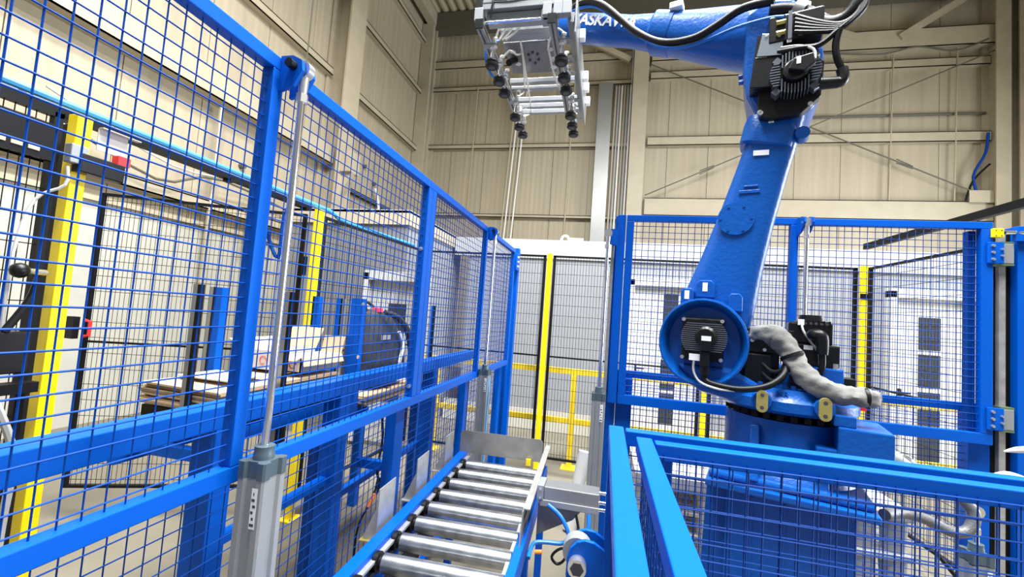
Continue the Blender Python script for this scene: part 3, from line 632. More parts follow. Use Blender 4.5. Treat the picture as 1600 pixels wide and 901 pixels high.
for z in (2.24, 1.33):
    pl = tubebox('slide_plate', 2.055, 2.13, YD-0.034, YD-0.022, z-0.06, z+0.06, rd)
    for k in (-1, 0, 1): bolt((2.077, YD-0.034, z+0.038*k), (0, -1, 0), 0.009, 0.01, rd)
    for k in (-1, 1): bolt((2.118, YD-0.034, z+0.018*k), (0, -1, 0), 0.007, 0.012, rd)
part('switch_actuator', MB().box(2.075, 2.125, YD-0.04, YD-0.02, 2.325, 2.375), YELLOW, rd, bevel=0.003)
for dx in (0.012, 0.038):
    for dz in (0.01, 0.04): bolt((2.075+dx, YD-0.04, 2.325+dz), (0, -1, 0), 0.003, 0.003, rd, INK)
for q in (0, 0.045): part('lug', MB().prism([(0, -0.07), (-0.05, -0.05), (-0.075, 0), (-0.07, 0.03), (-0.04, 0.04), (0, 0.04)], (0.05, YD-0.06+q, 2.27), (1, 0, 0), (0, 0, 1), (0, 0.012, 0)), BLUE, rd)
for q in (0, 0.045): part('lug', MB().prism([(0, -0.07), (-0.06, -0.05), (-0.105, 0), (-0.10, 0.03), (-0.06, 0.04), (0, 0.04)], (1.105+q, YD-0.02, 2.37), (0, 1, 0), (0, 0, 1), (0.010, 0, 0)), BLUE, rd)
rbox('hinge_upright', 0.045, 0.10, 1.185, 2.415, rd)
rf = thing('low_mesh_fence', 'low blue fixed mesh frame below the rear guard door', 'guard panel', (1.1, 3.0, 0))
tubebox('top_rail', 0.10, 2.12, 2.98, 3.02, 1.345, 1.39, rf); tubebox('post', 0.10, 0.20, 2.94, 3.02, 0, 1.345, rf); tubebox('post', 2.02, 2.12, 2.94, 3.02, 0, 1.345, rf)
tubebox('bottom_rail', 0.2, 2.02, 2.98, 3.02, 0.05, 0.09, rf)
part('wire_mesh', MB().grid((0.2, 2.975, 0.09), (1, 0, 0), (0, 0, 1), 1.82, 1.25, 0.04, 0.04, 0.0021), BLUEW, rf)
gl = thing('guide_post', 'blue guide post at the left end of the rear guard door', 'guide post', (0.07, 2.97, 0))
tubebox('post', 0.035, 0.095, 2.94, 3.03, 0, 2.42, gl); part('guide_rail', MB().box(0.015, 0.033, 2.93, 2.95, 0.2, 2.3), GALV, gl)
bpz = thing('guide_pillar', 'wide blue pillar with linear guide rail at the right edge', 'guide post', (2.35, 2.95, 0))
tubebox('pillar', 2.215, 2.50, 2.90, 3.10, 0, 2.40, bpz); part('rail_bed', MB().box(2.125, 2.215, 2.945, 3.0, 0.2, 2.38), BLACK, bpz)
part('guide_rail', MB().box(2.145, 2.175, 2.92, 2.945, 0.3, 2.36), GALV, bpz)
for z in (2.24, 1.33):
    c_ = part('carriage', MB().box(2.132, 2.188, 2.885, 2.935, z-0.055, z+0.055), ALUM, bpz, bevel=0.003); part('carriage_seal', MB().box(2.13, 2.19, 2.887, 2.936, z+0.055, z+0.067).box(2.13, 2.19, 2.887, 2.936, z-0.067, z-0.055), mat('green_seal%d' % (z*10), (0.10, 0.16, 0.08), 0.5), c_)
part('cylinder_stub', MB().cyl((2.15, 2.89, 2.36), (2.32, 2.86, 2.35), 0.012), CHROME, bpz, smooth=True); part('top_lug', MB().box(2.19, 2.34, 2.87, 2.90, 2.31, 2.37), BLUE, bpz)
tag(part('white_strip', MB().tube([(1.93, 2.6, 1.214), (1.98, 2.6, 1.228), (2.06, 2.6, 1.238), (2.2, 2.6, 1.235)], [0.003, 0.014, 0.018, 0.02], 10), WHITE, smooth=True), 'white pointed plastic strip at the right edge in front of the pillar', 'strip')
tag(part('striped_cable', MB().tube([(1.82, 2.52, 1.10), (1.88, 2.52, 1.125), (1.95, 2.52, 1.11), (2.06, 2.52, 1.06)], 0.014, 10), WHOSE, smooth=True), 'white cable curving just above the front guard rail at right', 'cable')

# ================================================================== FRONT GUARD (lowered door and fixed frame)
ZG = 1.395
fg = thing('lifting_guard_door', 'lowered blue mesh guard door with two top rails nearest the camera at lower right', 'guard door', (0.6, 0.9, 0.3))
tubebox('top_rail', 0.030, 0.072, 0.15, 1.345, ZG-0.04, ZG, fg); tubebox('top_rail', 0.078, 2.1, 1.305, 1.345, ZG-0.045, ZG-0.002, fg)
tubebox('corner_post', 0.032, 0.07, 1.300, 1.34, 0.3, ZG-0.04, fg); tubebox('bottom_rail', 0.030, 0.070, 0.15, 1.30, 0.26, 0.30, fg); tubebox('bottom_rail', 0.070, 2.1, 1.30, 1.34, 0.26, 0.30, fg)
part('wire_mesh', MB().grid((0.05, 0.15, 0.3), (0, 1, 0), (0, 0, 1), 1.15, ZG-0.34, 0.04, 0.04, 0.0019), BLUEW, fg)
part('wire_mesh', MB().grid((0.07, 1.325, 0.3), (1, 0, 0), (0, 0, 1), 2.03, ZG-0.34, 0.04, 0.04, 0.0019), BLUEW, fg)
for q in (0, 0.055): part('lug', MB().prism([(0, -0.14), (-0.04, -0.14), (-0.064, -0.132), (-0.08, -0.11), (-0.086, -0.08), (-0.085, -0.04), (-0.078, -0.018), (-0.063, -0.002), (-0.045, 0.004), (-0.025, 0.002), (0, -0.012)], (0.03, 1.055+q, 1.185), (1, 0, 0), (0, 0, 1), (0, 0.012, 0)), BLUE, fg, bevel=0.002)
part('pin', MB().cyl((-0.030, 1.03, 1.135), (-0.030, 1.125, 1.135), 0.021, n=18), STEEL, fg, smooth=True); part('pin_socket', MB().cyl((-0.030, 1.0295, 1.135), (-0.030, 1.0302, 1.135), 0.016, n=6), INK, fg)
part('spacer_ring', MB().cyl((-0.033, 1.069, 1.152), (-0.033, 1.106, 1.152), 0.034, n=20), ALUM, fg, smooth=True)
fx = thing('low_mesh_fence', 'blue fixed mesh frame just inside the lowered front door', 'guard panel', (0.7, 0.9, 0))
tubebox('top_rail', 0.102, 0.144, 0.15, 1.255, ZG-0.042, ZG-0.002, fx); tubebox('top_rail', 0.15, 2.1, 1.215, 1.255, ZG-0.048, ZG-0.005, fx)
part('corner_post', MB().box(0.15, 0.20, 1.26, 1.30, 0, ZG-0.05), BLUE, fx, bevel=0.003)
part('wire_mesh', MB().grid((0.15, 1.21, 0.1), (1, 0, 0), (0, 0, 1), 1.95, ZG-0.13, 0.04, 0.04, 0.0019), BLUEW, fx)
part('wire_mesh', MB().grid((0.122, 0.15, 0.1), (0, 1, 0), (0, 0, 1), 1.07, ZG-0.15, 0.04, 0.04, 0.0019), BLUEW, fx)
tubebox('sill_rail', 0.1, 2.1, 1.215, 1.255, 0.0, 0.05, fx)

# ================================================================== ROBOT
RBASE = Vector((0.855, 2.31, 0.967)); az = math.radians(17.2)
dV = Vector((-math.cos(az), math.sin(az), 0)); nV = Vector((-math.sin(az), -math.cos(az), 0))
RM = Matrix(((dV.x, nV.x, 0, RBASE.x), (dV.y, nV.y, 0, RBASE.y), (0, 0, 1, RBASE.z), (0, 0, 0, 1)))
def rb(): return MB(RM)
pd = thing('robot_pedestal', 'blue steel pedestal carrying the robot', 'pedestal', (RBASE.x, RBASE.y, 0))
part('column', rb().box(-0.24, 0.22, -0.30, 0.27, -0.95, 0.055), RBLUE, pd, bevel=0.006)
part('top_plate', rb().box(-0.30, 0.30, -0.38, 0.34, 0.055, 0.085), RBLUE, pd, bevel=0.006); part('floor_plate', rb().box(-0.34, 0.34, -0.40, 0.40, -0.966, -0.95), RBLUE, pd)
for x in (-0.13, 0.0, 0.12): part('panel_rib', rb().box(x-0.004, x+0.004, 0.27, 0.276, -0.93, 0.03), RBLUE, pd)
part('side_stiffener', rb().prism([(0.22, -0.95), (0.34, -0.95), (0.30, 0.05), (0.22, 0.05)], (0, 0.20, 0), (1, 0, 0), (0, 0, 1), (0, 0.02, 0)), RBLUE, pd)

ro = thing('industrial_robot', 'large blue six-axis robot with arm reaching left over the conveyor', 'robot', (RBASE.x, RBASE.y, RBASE.z+0.085))
bs = part('base', rb().loft([((0, 0, 0.086), 0.30), ((0, 0, 0.13), 0.285), ((0, 0, 0.16), 0.25), ((0, 0, 0.36), 0.243)], 40), RBLUE, ro, smooth=True)
part('base_flange', rb().box(-0.29, 0.29, -0.31, 0.31, 0.086, 0.118), RBLUE, bs, bevel=0.012); part('base_rib', rb().prism([(0, 0), (0.1, 0), (0.02, 0.22), (0, 0.22)], (0.10, 0.22, 0.11), (0, 1, 0), (0, 0, 1), (0.035, 0, 0)), RBLUE, bs, bevel=0.006)
part('base_rib', rb().prism([(0, 0), (0.1, 0), (0.02, 0.2), (0, 0.2)], (-0.15, 0.17, 0.11), (0, 1, 0), (0, 0, 1), (0.035, 0, 0)), RBLUE, bs, bevel=0.006)
part('connector_box', rb().box(-0.345, -0.17, 0.03, 0.29, 0.20, 0.385), RBLUE, bs, bevel=0.006); part('box_lid', rb().box(-0.23, -0.155, 0.06, 0.285, 0.385, 0.43), RBLUE, bs, bevel=0.005)
part('red_tag', rb().box(-0.30, -0.225, 0.0, 0.05, 0.43, 0.45), RED, bs); part('base_shelf', rb().box(-0.18, -0.10, 0.10, 0.28, 0.20, 0.29), RBLUE, bs, bevel=0.006)
part('cable_gland', rb().cyl((-0.34, 0.2, 0.28), (-0.375, 0.2, 0.27), 0.04, 0.035).cyl((-0.375, 0.2, 0.27), (-0.41, 0.2, 0.25), 0.028, 0.024), ALUM, bs, smooth=True)
part('slewing_gap', rb().cyl((0, 0, 0.36), (0, 0, 0.40), 0.21, n=36), BLACK, bs, smooth=True)
tt = part('turntable', rb().loft([((0, 0, 0.395), 0.265), ((0, 0, 0.41), 0.285), ((0, 0, 0.45), 0.285), ((0, 0, 0.47), 0.265), ((0, 0, 0.50), 0.255)], 44), RBLUE, ro, smooth=True)
for k in range(16):
    a = math.pi*(0.05+0.9*k/15); part('ring_bolt', rb().cyl((0.225*math.cos(a), 0.225*math.sin(a), 0.50), (0.225*math.cos(a), 0.225*math.sin(a), 0.517), 0.011, n=8), RBLUE, tt)
for k in range(14):
    a = math.pi*(0.05+0.9*k/13); part('gap_bolt', rb().box(0.235*math.cos(a)-0.012, 0.235*math.cos(a)+0.012, 0.235*math.sin(a)-0.012, 0.235*math.sin(a)+0.012, 0.365, 0.39), BLACK, bs)
for x, y in ((0.095, 0.275), (-0.125, 0.265)):
    part('lug_boss', rb().cyl((x, y-0.05, 0.447), (x, y+0.03, 0.447), 0.042, 0.036, 16), RBLUE, tt, smooth=True)
    lp = [(0.022*math.cos(q)+0, 0.022*math.sin(q)+(0.024 if math.sin(q) >= 0 else -0.024)) for q in [2*math.pi*(k+0.5)/16 for k in range(16)]]
    lg = part('lifting_lug', rb().prism(lp, (x, y+0.03, 0.447), (1, 0, 0), (0, 0, 1), (0, 0.018, 0)), GOLD, tt)
    for dz in (0.026, -0.026): part('lug_hole', rb().cyl((x, y+0.0482, 0.447+dz), (x, y+0.0486, 0.447+dz), 0.008, n=10), INK, lg)
# front casting joining turntable and lower arm axis
part('shoulder_casting', rb().prism([(0.48, 0.60), (0.44, 0.48), (0.34, 0.42), (0.18, 0.395), (-0.05, 0.42), (-0.12, 0.50), (-0.05, 0.56), (0.10, 0.62), (0.16, 0.78), (0.30, 0.86), (0.44, 0.80)], (0, -0.20, 0), (1, 0, 0), (0, 0, 1), (0, 0.28, 0)), RBLUE, ro, bevel=0.02)
part('shoulder_skirt', rb().prism([(0.46, 0.56), (0.36, 0.44), (0.16, 0.405), (0.06, 0.41), (0.10, 0.50), (0.22, 0.56)], (0, 0.08, 0), (1, 0, 0), (0, 0, 1), (0, 0.14, 0)), RBLUE, ro, bevel=0.02)
# lower arm
LA = (0.345, 0.672); UA = (0.035, 1.875)
def arm_ring(cx, cz, hw, y0, y1, ux, uz, n=28, e=3.2):
    r = []
    for k in range(n):
        q = 2*math.pi*k/n; c = math.copysign(abs(math.cos(q))**(2/e), math.cos(q)); s = math.copysign(abs(math.sin(q))**(2/e), math.sin(q))
        r.append((cx+ux*hw*c, (y0+y1)/2+(y1-y0)/2*s, cz+uz*hw*c))
    return r
dx, dz = UA[0]-LA[0], UA[1]-LA[1]; ln = math.hypot(dx, dz); px_, pz_ = dz/ln, -dx/ln
sec = [(0.0, 0.170, -0.02, 0.175), (0.10, 0.168, -0.02, 0.175), (0.20, 0.160, -0.02, 0.172), (0.32, 0.142, -0.01, 0.168), (0.5, 0.124, 0.0, 0.165), (0.7, 0.112, 0.0, 0.165), (0.84, 0.108, 0.0, 0.17), (0.93, 0.104, 0.0, 0.17)]
la = part('lower_arm', rb().rings([arm_ring(LA[0]+dx*t, LA[1]+dz*t, hw, y0, y1, px_, pz_) for t, hw, y0, y1 in sec]), RBLUE, ro, smooth=True)
nprof = 44; Rg = []
for y, r in ((-0.02, 0.172), (0.15, 0.178), (0.235, 0.192), (0.25, 0.196), (0.262, 0.194), (0.264, 0.186), (0.255, 0.178), (0.20, 0.166), (0.185, 0.158)):
    Rg.append([(LA[0]+r*math.cos(2*math.pi*k/nprof), y, LA[1]+r*1.06*math.sin(2*math.pi*k/nprof)) for k in range(nprof)])
part('shoulder_bowl', rb().rings(Rg), RBLUE, la, smooth=True)
c0 = Vector((0.228, 0.165, 1.275)); part('arm_cover_disc', rb().cyl(c0, c0+Vector((0, 0.010, 0)), 0.080, n=32), RBLUE, la, smooth=True)
for k in range(6): part('cover_bolt', rb().cyl(c0+Vector((0.066*math.cos(k*1.047), 0.010, 0.066*math.sin(k*1.047))), c0+Vector((0.066*math.cos(k*1.047), 0.014, 0.066*math.sin(k*1.047))), 0.006, n=6), RBLUE, la)
part('sticker', rb().prism([(-0.035, 0), (0.03, 0), (0.03, 0.025), (-0.035, 0.025)], (0.135, 0.1705, 1.575), (1, 0, 0.05), (0, 0, 1), (0, 0.002, 0)), LABEL, la)
part('cast_mark', rb().box(0.13, 0.22, 0.165, 0.170, 1.395, 1.412), RBLUE, la, bevel=0.003); part('cast_mark', rb().box(0.14, 0.20, 0.165, 0.170, 1.425, 1.435), RBLUE, la, bevel=0.003)
for x, z, wd in ((0.425, 0.905, 0.03), (0.345, 0.945, 0.04), (0.215, 0.885, 0.03)):
    sb = part('stop_block', rb().prism([(-wd, -0.06), (wd, -0.06), (wd, 0.01), (wd*0.6, 0.025), (-wd*0.6, 0.025), (-wd, 0.01)], (x, 0.14, z), (1, 0, 0), (0, 0, 1), (0, 0.075, 0)), RBLUE, la, bevel=0.005)
    if wd > 0.02 and z > 0.89: part('sticker', rb().box(x-0.010, x+0.012, 0.2155, 0.217, z-0.03, z+0.012), LABEL, sb)
# shoulder motor with fins
sm_ = part('shoulder_motor', rb().box(0.255, 0.435, 0.16, 0.255, 0.585, 0.785), BPLAST, ro, bevel=0.008)
part('motor_body', rb().prism([(0.085*math.cos(q), 0.085*math.sin(q)) for q in [2*math.pi*k/24 for k in range(24)]], (0.335, 0.255, 0.695), (1, 0, 0), (0, 0, 1), (0, 0.035, 0)), BPLAST, sm_)
for k in range(14):
    z = 0.635+0.0095*k; hw = math.sqrt(max(0.0009, 0.098**2-(z-0.695)**2)); part('cooling_fin', rb().box(0.335-hw, 0.335+hw, 0.255, 0.298, z-0.0022, z+0.0022), FINS, sm_)
part('encoder_cap', rb().loft([((0.325, 0.29, 0.70), 0.048), ((0.325, 0.318, 0.70), 0.046), ((0.325, 0.328, 0.70), 0.036)], 24), BPLAST, sm_, smooth=True); part('encoder_box', rb().box(0.297, 0.345, 0.318, 0.338, 0.635, 0.705), BPLAST, sm_, bevel=0.004)
part('sticker', rb().box(0.300, 0.340, 0.3385, 0.340, 0.682, 0.703), LABEL, sm_); part('hang_tag', rb().box(0.345, 0.392, 0.31, 0.313, 0.588, 0.618), LABEL, sm_)
for x in (0.262, 0.428):
    for z in (0.597, 0.775): part('bolt', rb().cyl((x, 0.255, z), (x, 0.268, z), 0.009, n=8), STEEL, sm_)
part('connector', rb().box(0.305, 0.345, 0.27, 0.33, 0.565, 0.635), BPLAST, sm_, bevel=0.004); part('connector_nut', rb().cyl((0.325, 0.30, 0.565), (0.325, 0.30, 0.53), 0.02, 0.022), BPLAST, sm_, smooth=True)
part('motor_cable', rb().tube([(0.325, 0.30, 0.53), (0.32, 0.30, 0.505), (0.28, 0.31, 0.49), (0.18, 0.32, 0.485), (0.08, 0.30, 0.51), (0.02, 0.26, 0.56), (0.0, 0.20, 0.62)], 0.014, 10), RUBBER, ro, smooth=True)
part('signal_cable', rb().tube([(0.37, 0.312, 0.59), (0.37, 0.31, 0.54), (0.34, 0.32, 0.495), (0.27, 0.325, 0.475), (0.2, 0.325, 0.475)], 0.005, 6), GREYC, ro, smooth=True)
# junction boxes on the turntable
jb = part('junction_box', rb().box(0.06, 0.17, 0.10, 0.19, 0.50, 0.64), BPLAST, ro, bevel=0.006); part('terminal_plate', rb().box(-0.02, 0.185, 0.15, 0.175, 0.645, 0.755), BPLAST, ro, bevel=0.004)
for x in (0.165, 0.14, 0.085):
    for z in (0.735, 0.70): bolt_ = part('bolt', rb().cyl((x, 0.175, z), (x, 0.184, z), 0.009, n=8), STEEL, jb)
for x in (0.165, 0.09): part('bolt', rb().cyl((x, 0.175, 0.66), (x, 0.184, 0.66), 0.008, n=8), STEEL, jb)
part('terminal_box', rb().box(0.03, 0.19, 0.06, 0.14, 0.52, 0.72), BPLAST, jb, bevel=0.006)
smb = part('slew_motor_seat', rb().box(-0.215, -0.02, -0.12, 0.09, 0.50, 0.60), RBLUE, ro, bevel=0.008)
smt = part('slew_motor', rb().box(-0.20, -0.03, -0.10, 0.08, 0.60, 0.70), BPLAST, ro, bevel=0.006); part('motor_body', rb().box(-0.175, -0.005, -0.09, 0.07, 0.70, 0.80), BPLAST, smt, bevel=0.01)
part('motor_cap', rb().cyl((-0.10, -0.01, 0.80), (-0.10, -0.01, 0.835), 0.055, 0.048, 20), BPLAST, smt, smooth=True)
for k in range(7): part('cooling_fin', rb().box(-0.165+0.02*k, -0.158+0.02*k, -0.09, 0.075, 0.79, 0.808), BPLAST, smt)
part('elbow_connector', rb().tube([(-0.09, 0.08, 0.745), (-0.10, 0.12, 0.745), (-0.125, 0.13, 0.735), (-0.13, 0.13, 0.66)], [0.022, 0.026, 0.027, 0.022], 10), BPLAST, smt, smooth=True)
part('motor_cable', rb().tube([(-0.13, 0.13, 0.66), (-0.13, 0.13, 0.61), (-0.12, 0.12, 0.57), (-0.09, 0.1, 0.54)], 0.013), RUBBER, smt, smooth=True)
part('encoder_cable', rb().tube([(-0.055, 0.075, 0.80), (-0.06, 0.10, 0.76), (-0.09, 0.10, 0.71), (-0.12, 0.10, 0.66), (-0.125, 0.10, 0.60)], 0.005), GREYC, smt, smooth=True)
part('sticker', rb().box(-0.10, -0.065, 0.081, 0.083, 0.675, 0.695), LABEL, smt); part('sticker', rb().box(-0.065, -0.04, 0.076, 0.082, 0.785, 0.812), LABEL, smt)
part('bolt', rb().cyl((-0.185, 0.07, 0.60), (-0.185, 0.07, 0.622), 0.014, n=8), STEEL, smt); part('cover_box', rb().box(-0.10, -0.01, 0.09, 0.16, 0.50, 0.56), BPLAST, ro); part('rear_box', rb().box(-0.26, -0.20, -0.05, 0.06, 0.50, 0.56), BPLAST, ro)
part('cloth_sleeve', crinkle(rb().tube([(0.15, 0.16, 0.715), (0.11, 0.18, 0.735), (0.045, 0.19, 0.725), (0.0, 0.20, 0.665), (-0.035, 0.22, 0.60), (-0.085, 0.24, 0.545), (-0.15, 0.25, 0.515), (-0.22, 0.24, 0.505), (-0.275, 0.22, 0.505), (-0.295, 0.18, 0.50)], [0.018, 0.034, 0.052, 0.044, 0.042, 0.044, 0.042, 0.038, 0.036, 0.030], 22, 7), 0.006), SLEEVE, ro, smooth=True)
for c_, d_ in (((-0.012, 0.212, 0.645), (-0.03, 0.01, -0.06)), ((-0.262, 0.225, 0.505), (-0.05, -0.01, 0.0))):
    c_ = Vector(c_); d_ = Vector(d_).normalized()*0.007; part('tie_strap', rb().cyl(c_-d_, c_+d_, 0.047 if c_.x > -0.1 else 0.041, n=18), RUBBER, ro, smooth=True)
for k, (a_, b_) in enumerate((((0.09, 0.19, 0.56), (0.02, 0.20, 0.55)), ((0.10, 0.18, 0.60), (0.03, 0.19, 0.64)))):
    part('loose_cable', rb().tube([(0.10, 0.18, a_[2]), (0.06, 0.22, a_[2]-0.03), (0.02, 0.22, a_[2]-0.01), (0.0, 0.20, a_[2]+0.08)], 0.008), RUBBER, ro, smooth=True)
# elbow
el = part('elbow_casting', rb().prism([(0.215, 2.31), (0.13, 2.36), (0.02, 2.33), (-0.06, 2.20), (-0.10, 2.05), (-0.105, 1.90), (-0.07, 1.78), (0.0, 1.735), (0.09, 1.735), (0.16, 1.78), (0.205, 1.88), (0.225, 2.0)], (0, -0.15, 0), (1, 0, 0), (0, 0, 1), (0, 0.32, 0)), RBLUE, ro, bevel=0.02)
part('elbow_collar', rb().rings([arm_ring(0.085+x, 1.735+z, hw, -0.02, yy, px_, pz_) for x, z, hw, yy in ((0.035, -0.11, 0.108, 0.172), (0.030, -0.10, 0.118, 0.186), (0.012, -0.02, 0.120, 0.188), (0.005, 0.03, 0.112, 0.172))]), RBLUE, el, smooth=True)
part('side_boss', rb().cyl((-0.03, 0.10, 1.665), (-0.03, 0.165, 1.665), 0.03, n=12), RBLUE, el, smooth=True)
for z in (1.755, 1.72): part('sticker', rb().box(0.085, 0.107, 0.188, 0.192, z, z+0.018), LABEL, el)
for x, z in ((0.225, 2.02), (0.222, 1.99)): part('bolt', rb().cyl((x, 0.1, z), (x+0.02, 0.1, z), 0.012, n=8), RBLUE, el)
em = part('elbow_motor', rb().prism([(0.155, 1.80), (0.145, 1.74), (0.10, 1.725), (-0.02, 1.735), (-0.09, 1.80), (-0.10, 1.96), (-0.03, 2.05), (0.09, 2.05), (0.15, 1.96)], (0, 0.17, 0), (1, 0, 0), (0, 0, 1), (0, 0.05, 0)), BPLAST, ro, bevel=0.006)
EC = Vector((0.012, 0.22, 1.90))
part('motor_body', rb().cyl(EC, EC+Vector((0, 0.05, 0)), 0.075, n=24), BPLAST, em)
for k in range(-6, 7):
    o_ = 0.0125*k; e_ = math.sqrt(0.098**2-o_**2); i_ = math.sqrt(max(0.0, 0.056**2-o_**2)) if abs(o_) < 0.056 else 0.03
    if abs(k) <= 4:
        for q in (-1, 1): part('cooling_fin', rb().box(EC.x+o_-0.0025, EC.x+o_+0.0025, 0.22, 0.287, min(EC.z+q*i_, EC.z+q*e_), max(EC.z+q*i_, EC.z+q*e_)), FINS, em)
        for q in (-1, 1): part('cooling_fin', rb().box(min(EC.x+q*(0.056+abs(o_)*0.1), EC.x+q*e_), max(EC.x+q*(0.056+abs(o_)*0.1), EC.x+q*e_), 0.22, 0.282, EC.z+o_-0.0025, EC.z+o_+0.0025), FINS, em)
for a in (0.8, 2.35, 3.9, 5.5):
    p_ = Vector((math.cos(a), 0, math.sin(a)))*0.10; part('corner_ear', rb().cyl(EC+p_+Vector((0, 0, 0)), EC+p_+Vector((0, 0.045, 0)), 0.020, n=4), FINS, em)
part('encoder_cap', rb().loft([(EC+Vector((0, 0.05, 0)), 0.05), (EC+Vector((0, 0.085, 0)), 0.048), (EC+Vector((0, 0.092, 0)), 0.04)], 24), BPLAST, em, smooth=True)
part('encoder_box', rb().prism([(0.03, -0.01), (0.01, 0.035), (-0.06, 0.045), (-0.07, 0.0), (-0.03, -0.03)], EC+Vector((0, 0.085, 0)), (1, 0, 0), (0, 0, 1), (0, 0.03, 0)), BPLAST, em, bevel=0.004); part('sticker', rb().box(-0.004, 0.012, 0.335, 0.3365, 1.905, 1.938), LABEL, em)
part('side_connector', rb().cyl((-0.08, 0.27, 1.83), (-0.145, 0.27, 1.823), 0.026, 0.024, 14), BPLAST, em, smooth=True); part('connector_elbow', rb().tube([(-0.13, 0.27, 1.823), (-0.155, 0.27, 1.825), (-0.16, 0.27, 1.85), (-0.155, 0.27, 1.88)], 0.022, 10), BPLAST, em, smooth=True)
for x, z in ((0.14, 1.755), (-0.05, 1.765), (0.145, 1.76)): part('bolt', rb().cyl((x, 0.22, z), (x, 0.235, z), 0.010, n=8), STEEL, em)
cv = part('cover_plate', rb().prism([(0.145, 2.12), (0.06, 2.10), (0.065, 2.0), (0.165, 2.015)], (0, 0.262, 0), (1, 0, 0), (0, 0, 1), (0, 0.004, 0)), LIGHTP, ro, bevel=0.001)
part('cover_side', rb().prism([(0.172, 2.015), (0.066, 2.0), (0.09, 1.86), (0.19, 1.87)], (0, 0.24, 0), (1, 0, 0), (0, 0, 1), (0, 0.02, 0)), BPLAST, cv, bevel=0.003); part('cover_body', rb().prism([(0.165, 2.13), (0.055, 2.10), (0.085, 1.86), (0.19, 1.87)], (0, 0.17, 0), (1, 0, 0), (0, 0, 1), (0, 0.07, 0)), BPLAST, cv)
for x, z in ((0.128, 2.105), (0.078, 2.09)): part('bolt', rb().cyl((x, 0.266, z), (x, 0.272, z), 0.007, n=8), STEEL, cv)
vb = part('valve_block', rb().box(-0.09, 0.12, 0.17, 0.27, 2.06, 2.19), BPLAST, ro, bevel=0.008); part('manifold_strip', rb().box(0.03, 0.045, 0.27, 0.283, 2.06, 2.19), FINS, vb)
for z in (2.10, 2.15): part('fitting', rb().cyl((0.055, 0.275, z), (0.09, 0.275, z), 0.010, n=8), GOLD, vb)
for x, z in ((0.0, 2.07), (-0.03, 2.07), (-0.05, 2.10), (0.04, 2.045)): part('bolt', rb().box(x-0.01, x+0.008, 0.27, 0.278, z, z+0.014), STEEL, vb)
part('hose_clamp', rb().cyl((0.02, 0.20, 2.24), (-0.02, 0.20, 2.215), 0.048, n=18), ALU, vb, smooth=True)
part('dress_pack_hose', rb().tube([(0.12, 0.21, 2.26), (0.04, 0.20, 2.25), (-0.04, 0.21, 2.20), (-0.10, 0.24, 2.12), (-0.16, 0.27, 2.10), (-0.20, 0.29, 2.14), (-0.21, 0.28, 2.25), (-0.19, 0.24, 2.35)], 0.030, 12), RUBBER, ro, smooth=True)
for k in range(5):
    o_ = 0.012*k
    part('cable', rb().tube([(0.02, 0.285, 2.16-o_*1.6), (-0.06, 0.30, 2.10-o_), (-0.14, 0.31, 2.06-o_*0.5), (-0.195-o_*0.3, 0.31, 2.09), (-0.212-o_*0.4, 0.30, 2.16), (-0.20-o_*0.5, 0.27, 2.28), (-0.17-o_, 0.22, 2.38)], 0.010, 8), RUBBER, ro, smooth=True)
part('cable', rb().tube([(0.08, 0.26, 2.02), (0.0, 0.29, 2.0), (-0.07, 0.30, 1.99), (-0.13, 0.31, 2.03), (-0.18, 0.31, 2.07)], 0.012, 8), RUBBER, ro, smooth=True)
part('cable', rb().tube([(-0.14, 0.31, 2.04), (-0.128, 0.30, 1.98), (-0.135, 0.29, 1.92), (-0.155, 0.27, 1.88)], 0.014, 8), RUBBER, ro, smooth=True)
part('cable', rb().tube([(0.07, 0.27, 2.03), (0.0, 0.29, 2.01), (-0.05, 0.31, 1.97), (-0.055, 0.32, 1.92)], 0.006, 6), GREYC, ro, smooth=True)
# forearm
F0 = Vector((0.10, 0, 2.235)); F1 = Vector((1.50, 0, 2.715)); fd = (F1-F0).normalized(); fu = Vector((-fd.z, 0, fd.x))
def fring(t, hh, hw, e=3.0, n=28, off=0.0):
    c = F0+fd*t+fu*off; r = []
    for k in range(n):
        q = 2*math.pi*k/n; cc = math.copysign(abs(math.cos(q))**(2/e), math.cos(q)); ss = math.copysign(abs(math.sin(q))**(2/e), math.sin(q))
        r.append(c+Vector((0, 1, 0))*(hw*cc)+fu*(hh*ss))
    return r
fa = part('forearm', rb().rings([fring(0.0, 0.150, 0.14), fring(0.18, 0.143, 0.135), fring(0.40, 0.116, 0.115), fring(0.52, 0.104, 0.105)]), RBLUE, ro, smooth=True)
part('forearm_joint_ring', rb().rings([fring(0.515, 0.10, 0.10), fring(0.525, 0.110, 0.11), fring(0.63, 0.107, 0.108), fring(0.645, 0.092, 0.095)]), RBLUE, fa, smooth=True)
ft = part('forearm_tube', rb().rings([fring(0.64, 0.090, 0.094), fring(0.78, 0.078, 0.084), fring(0.90, 0.080, 0.084), fring(1.15, 0.077, 0.084), fring(1.42, 0.070, 0.076)]), RBLUE, ro, smooth=True)
part('white_cap', rb().box(0.53, 0.60, 0.05, 0.115, 2.485, 2.52), LABEL, fa, bevel=0.004)
part('wrist', rb().loft([(F1-fd*0.09-Vector((0, 0.09, 0)), 0.075), (F1-fd*0.09+Vector((0, 0.09, 0)), 0.075)], 24), RBLUE, ro, smooth=True)
WR = F1-fd*0.02
part('wrist_flange', rb().loft([(WR+Vector((0, 0, -0.02)), 0.06), (WR+Vector((0, 0, -0.10)), 0.065), (WR+Vector((0, 0, -0.12)), 0.075), (WR+Vector((0, 0, -0.165)), 0.075)], 24), RBLUE, ro, smooth=True)
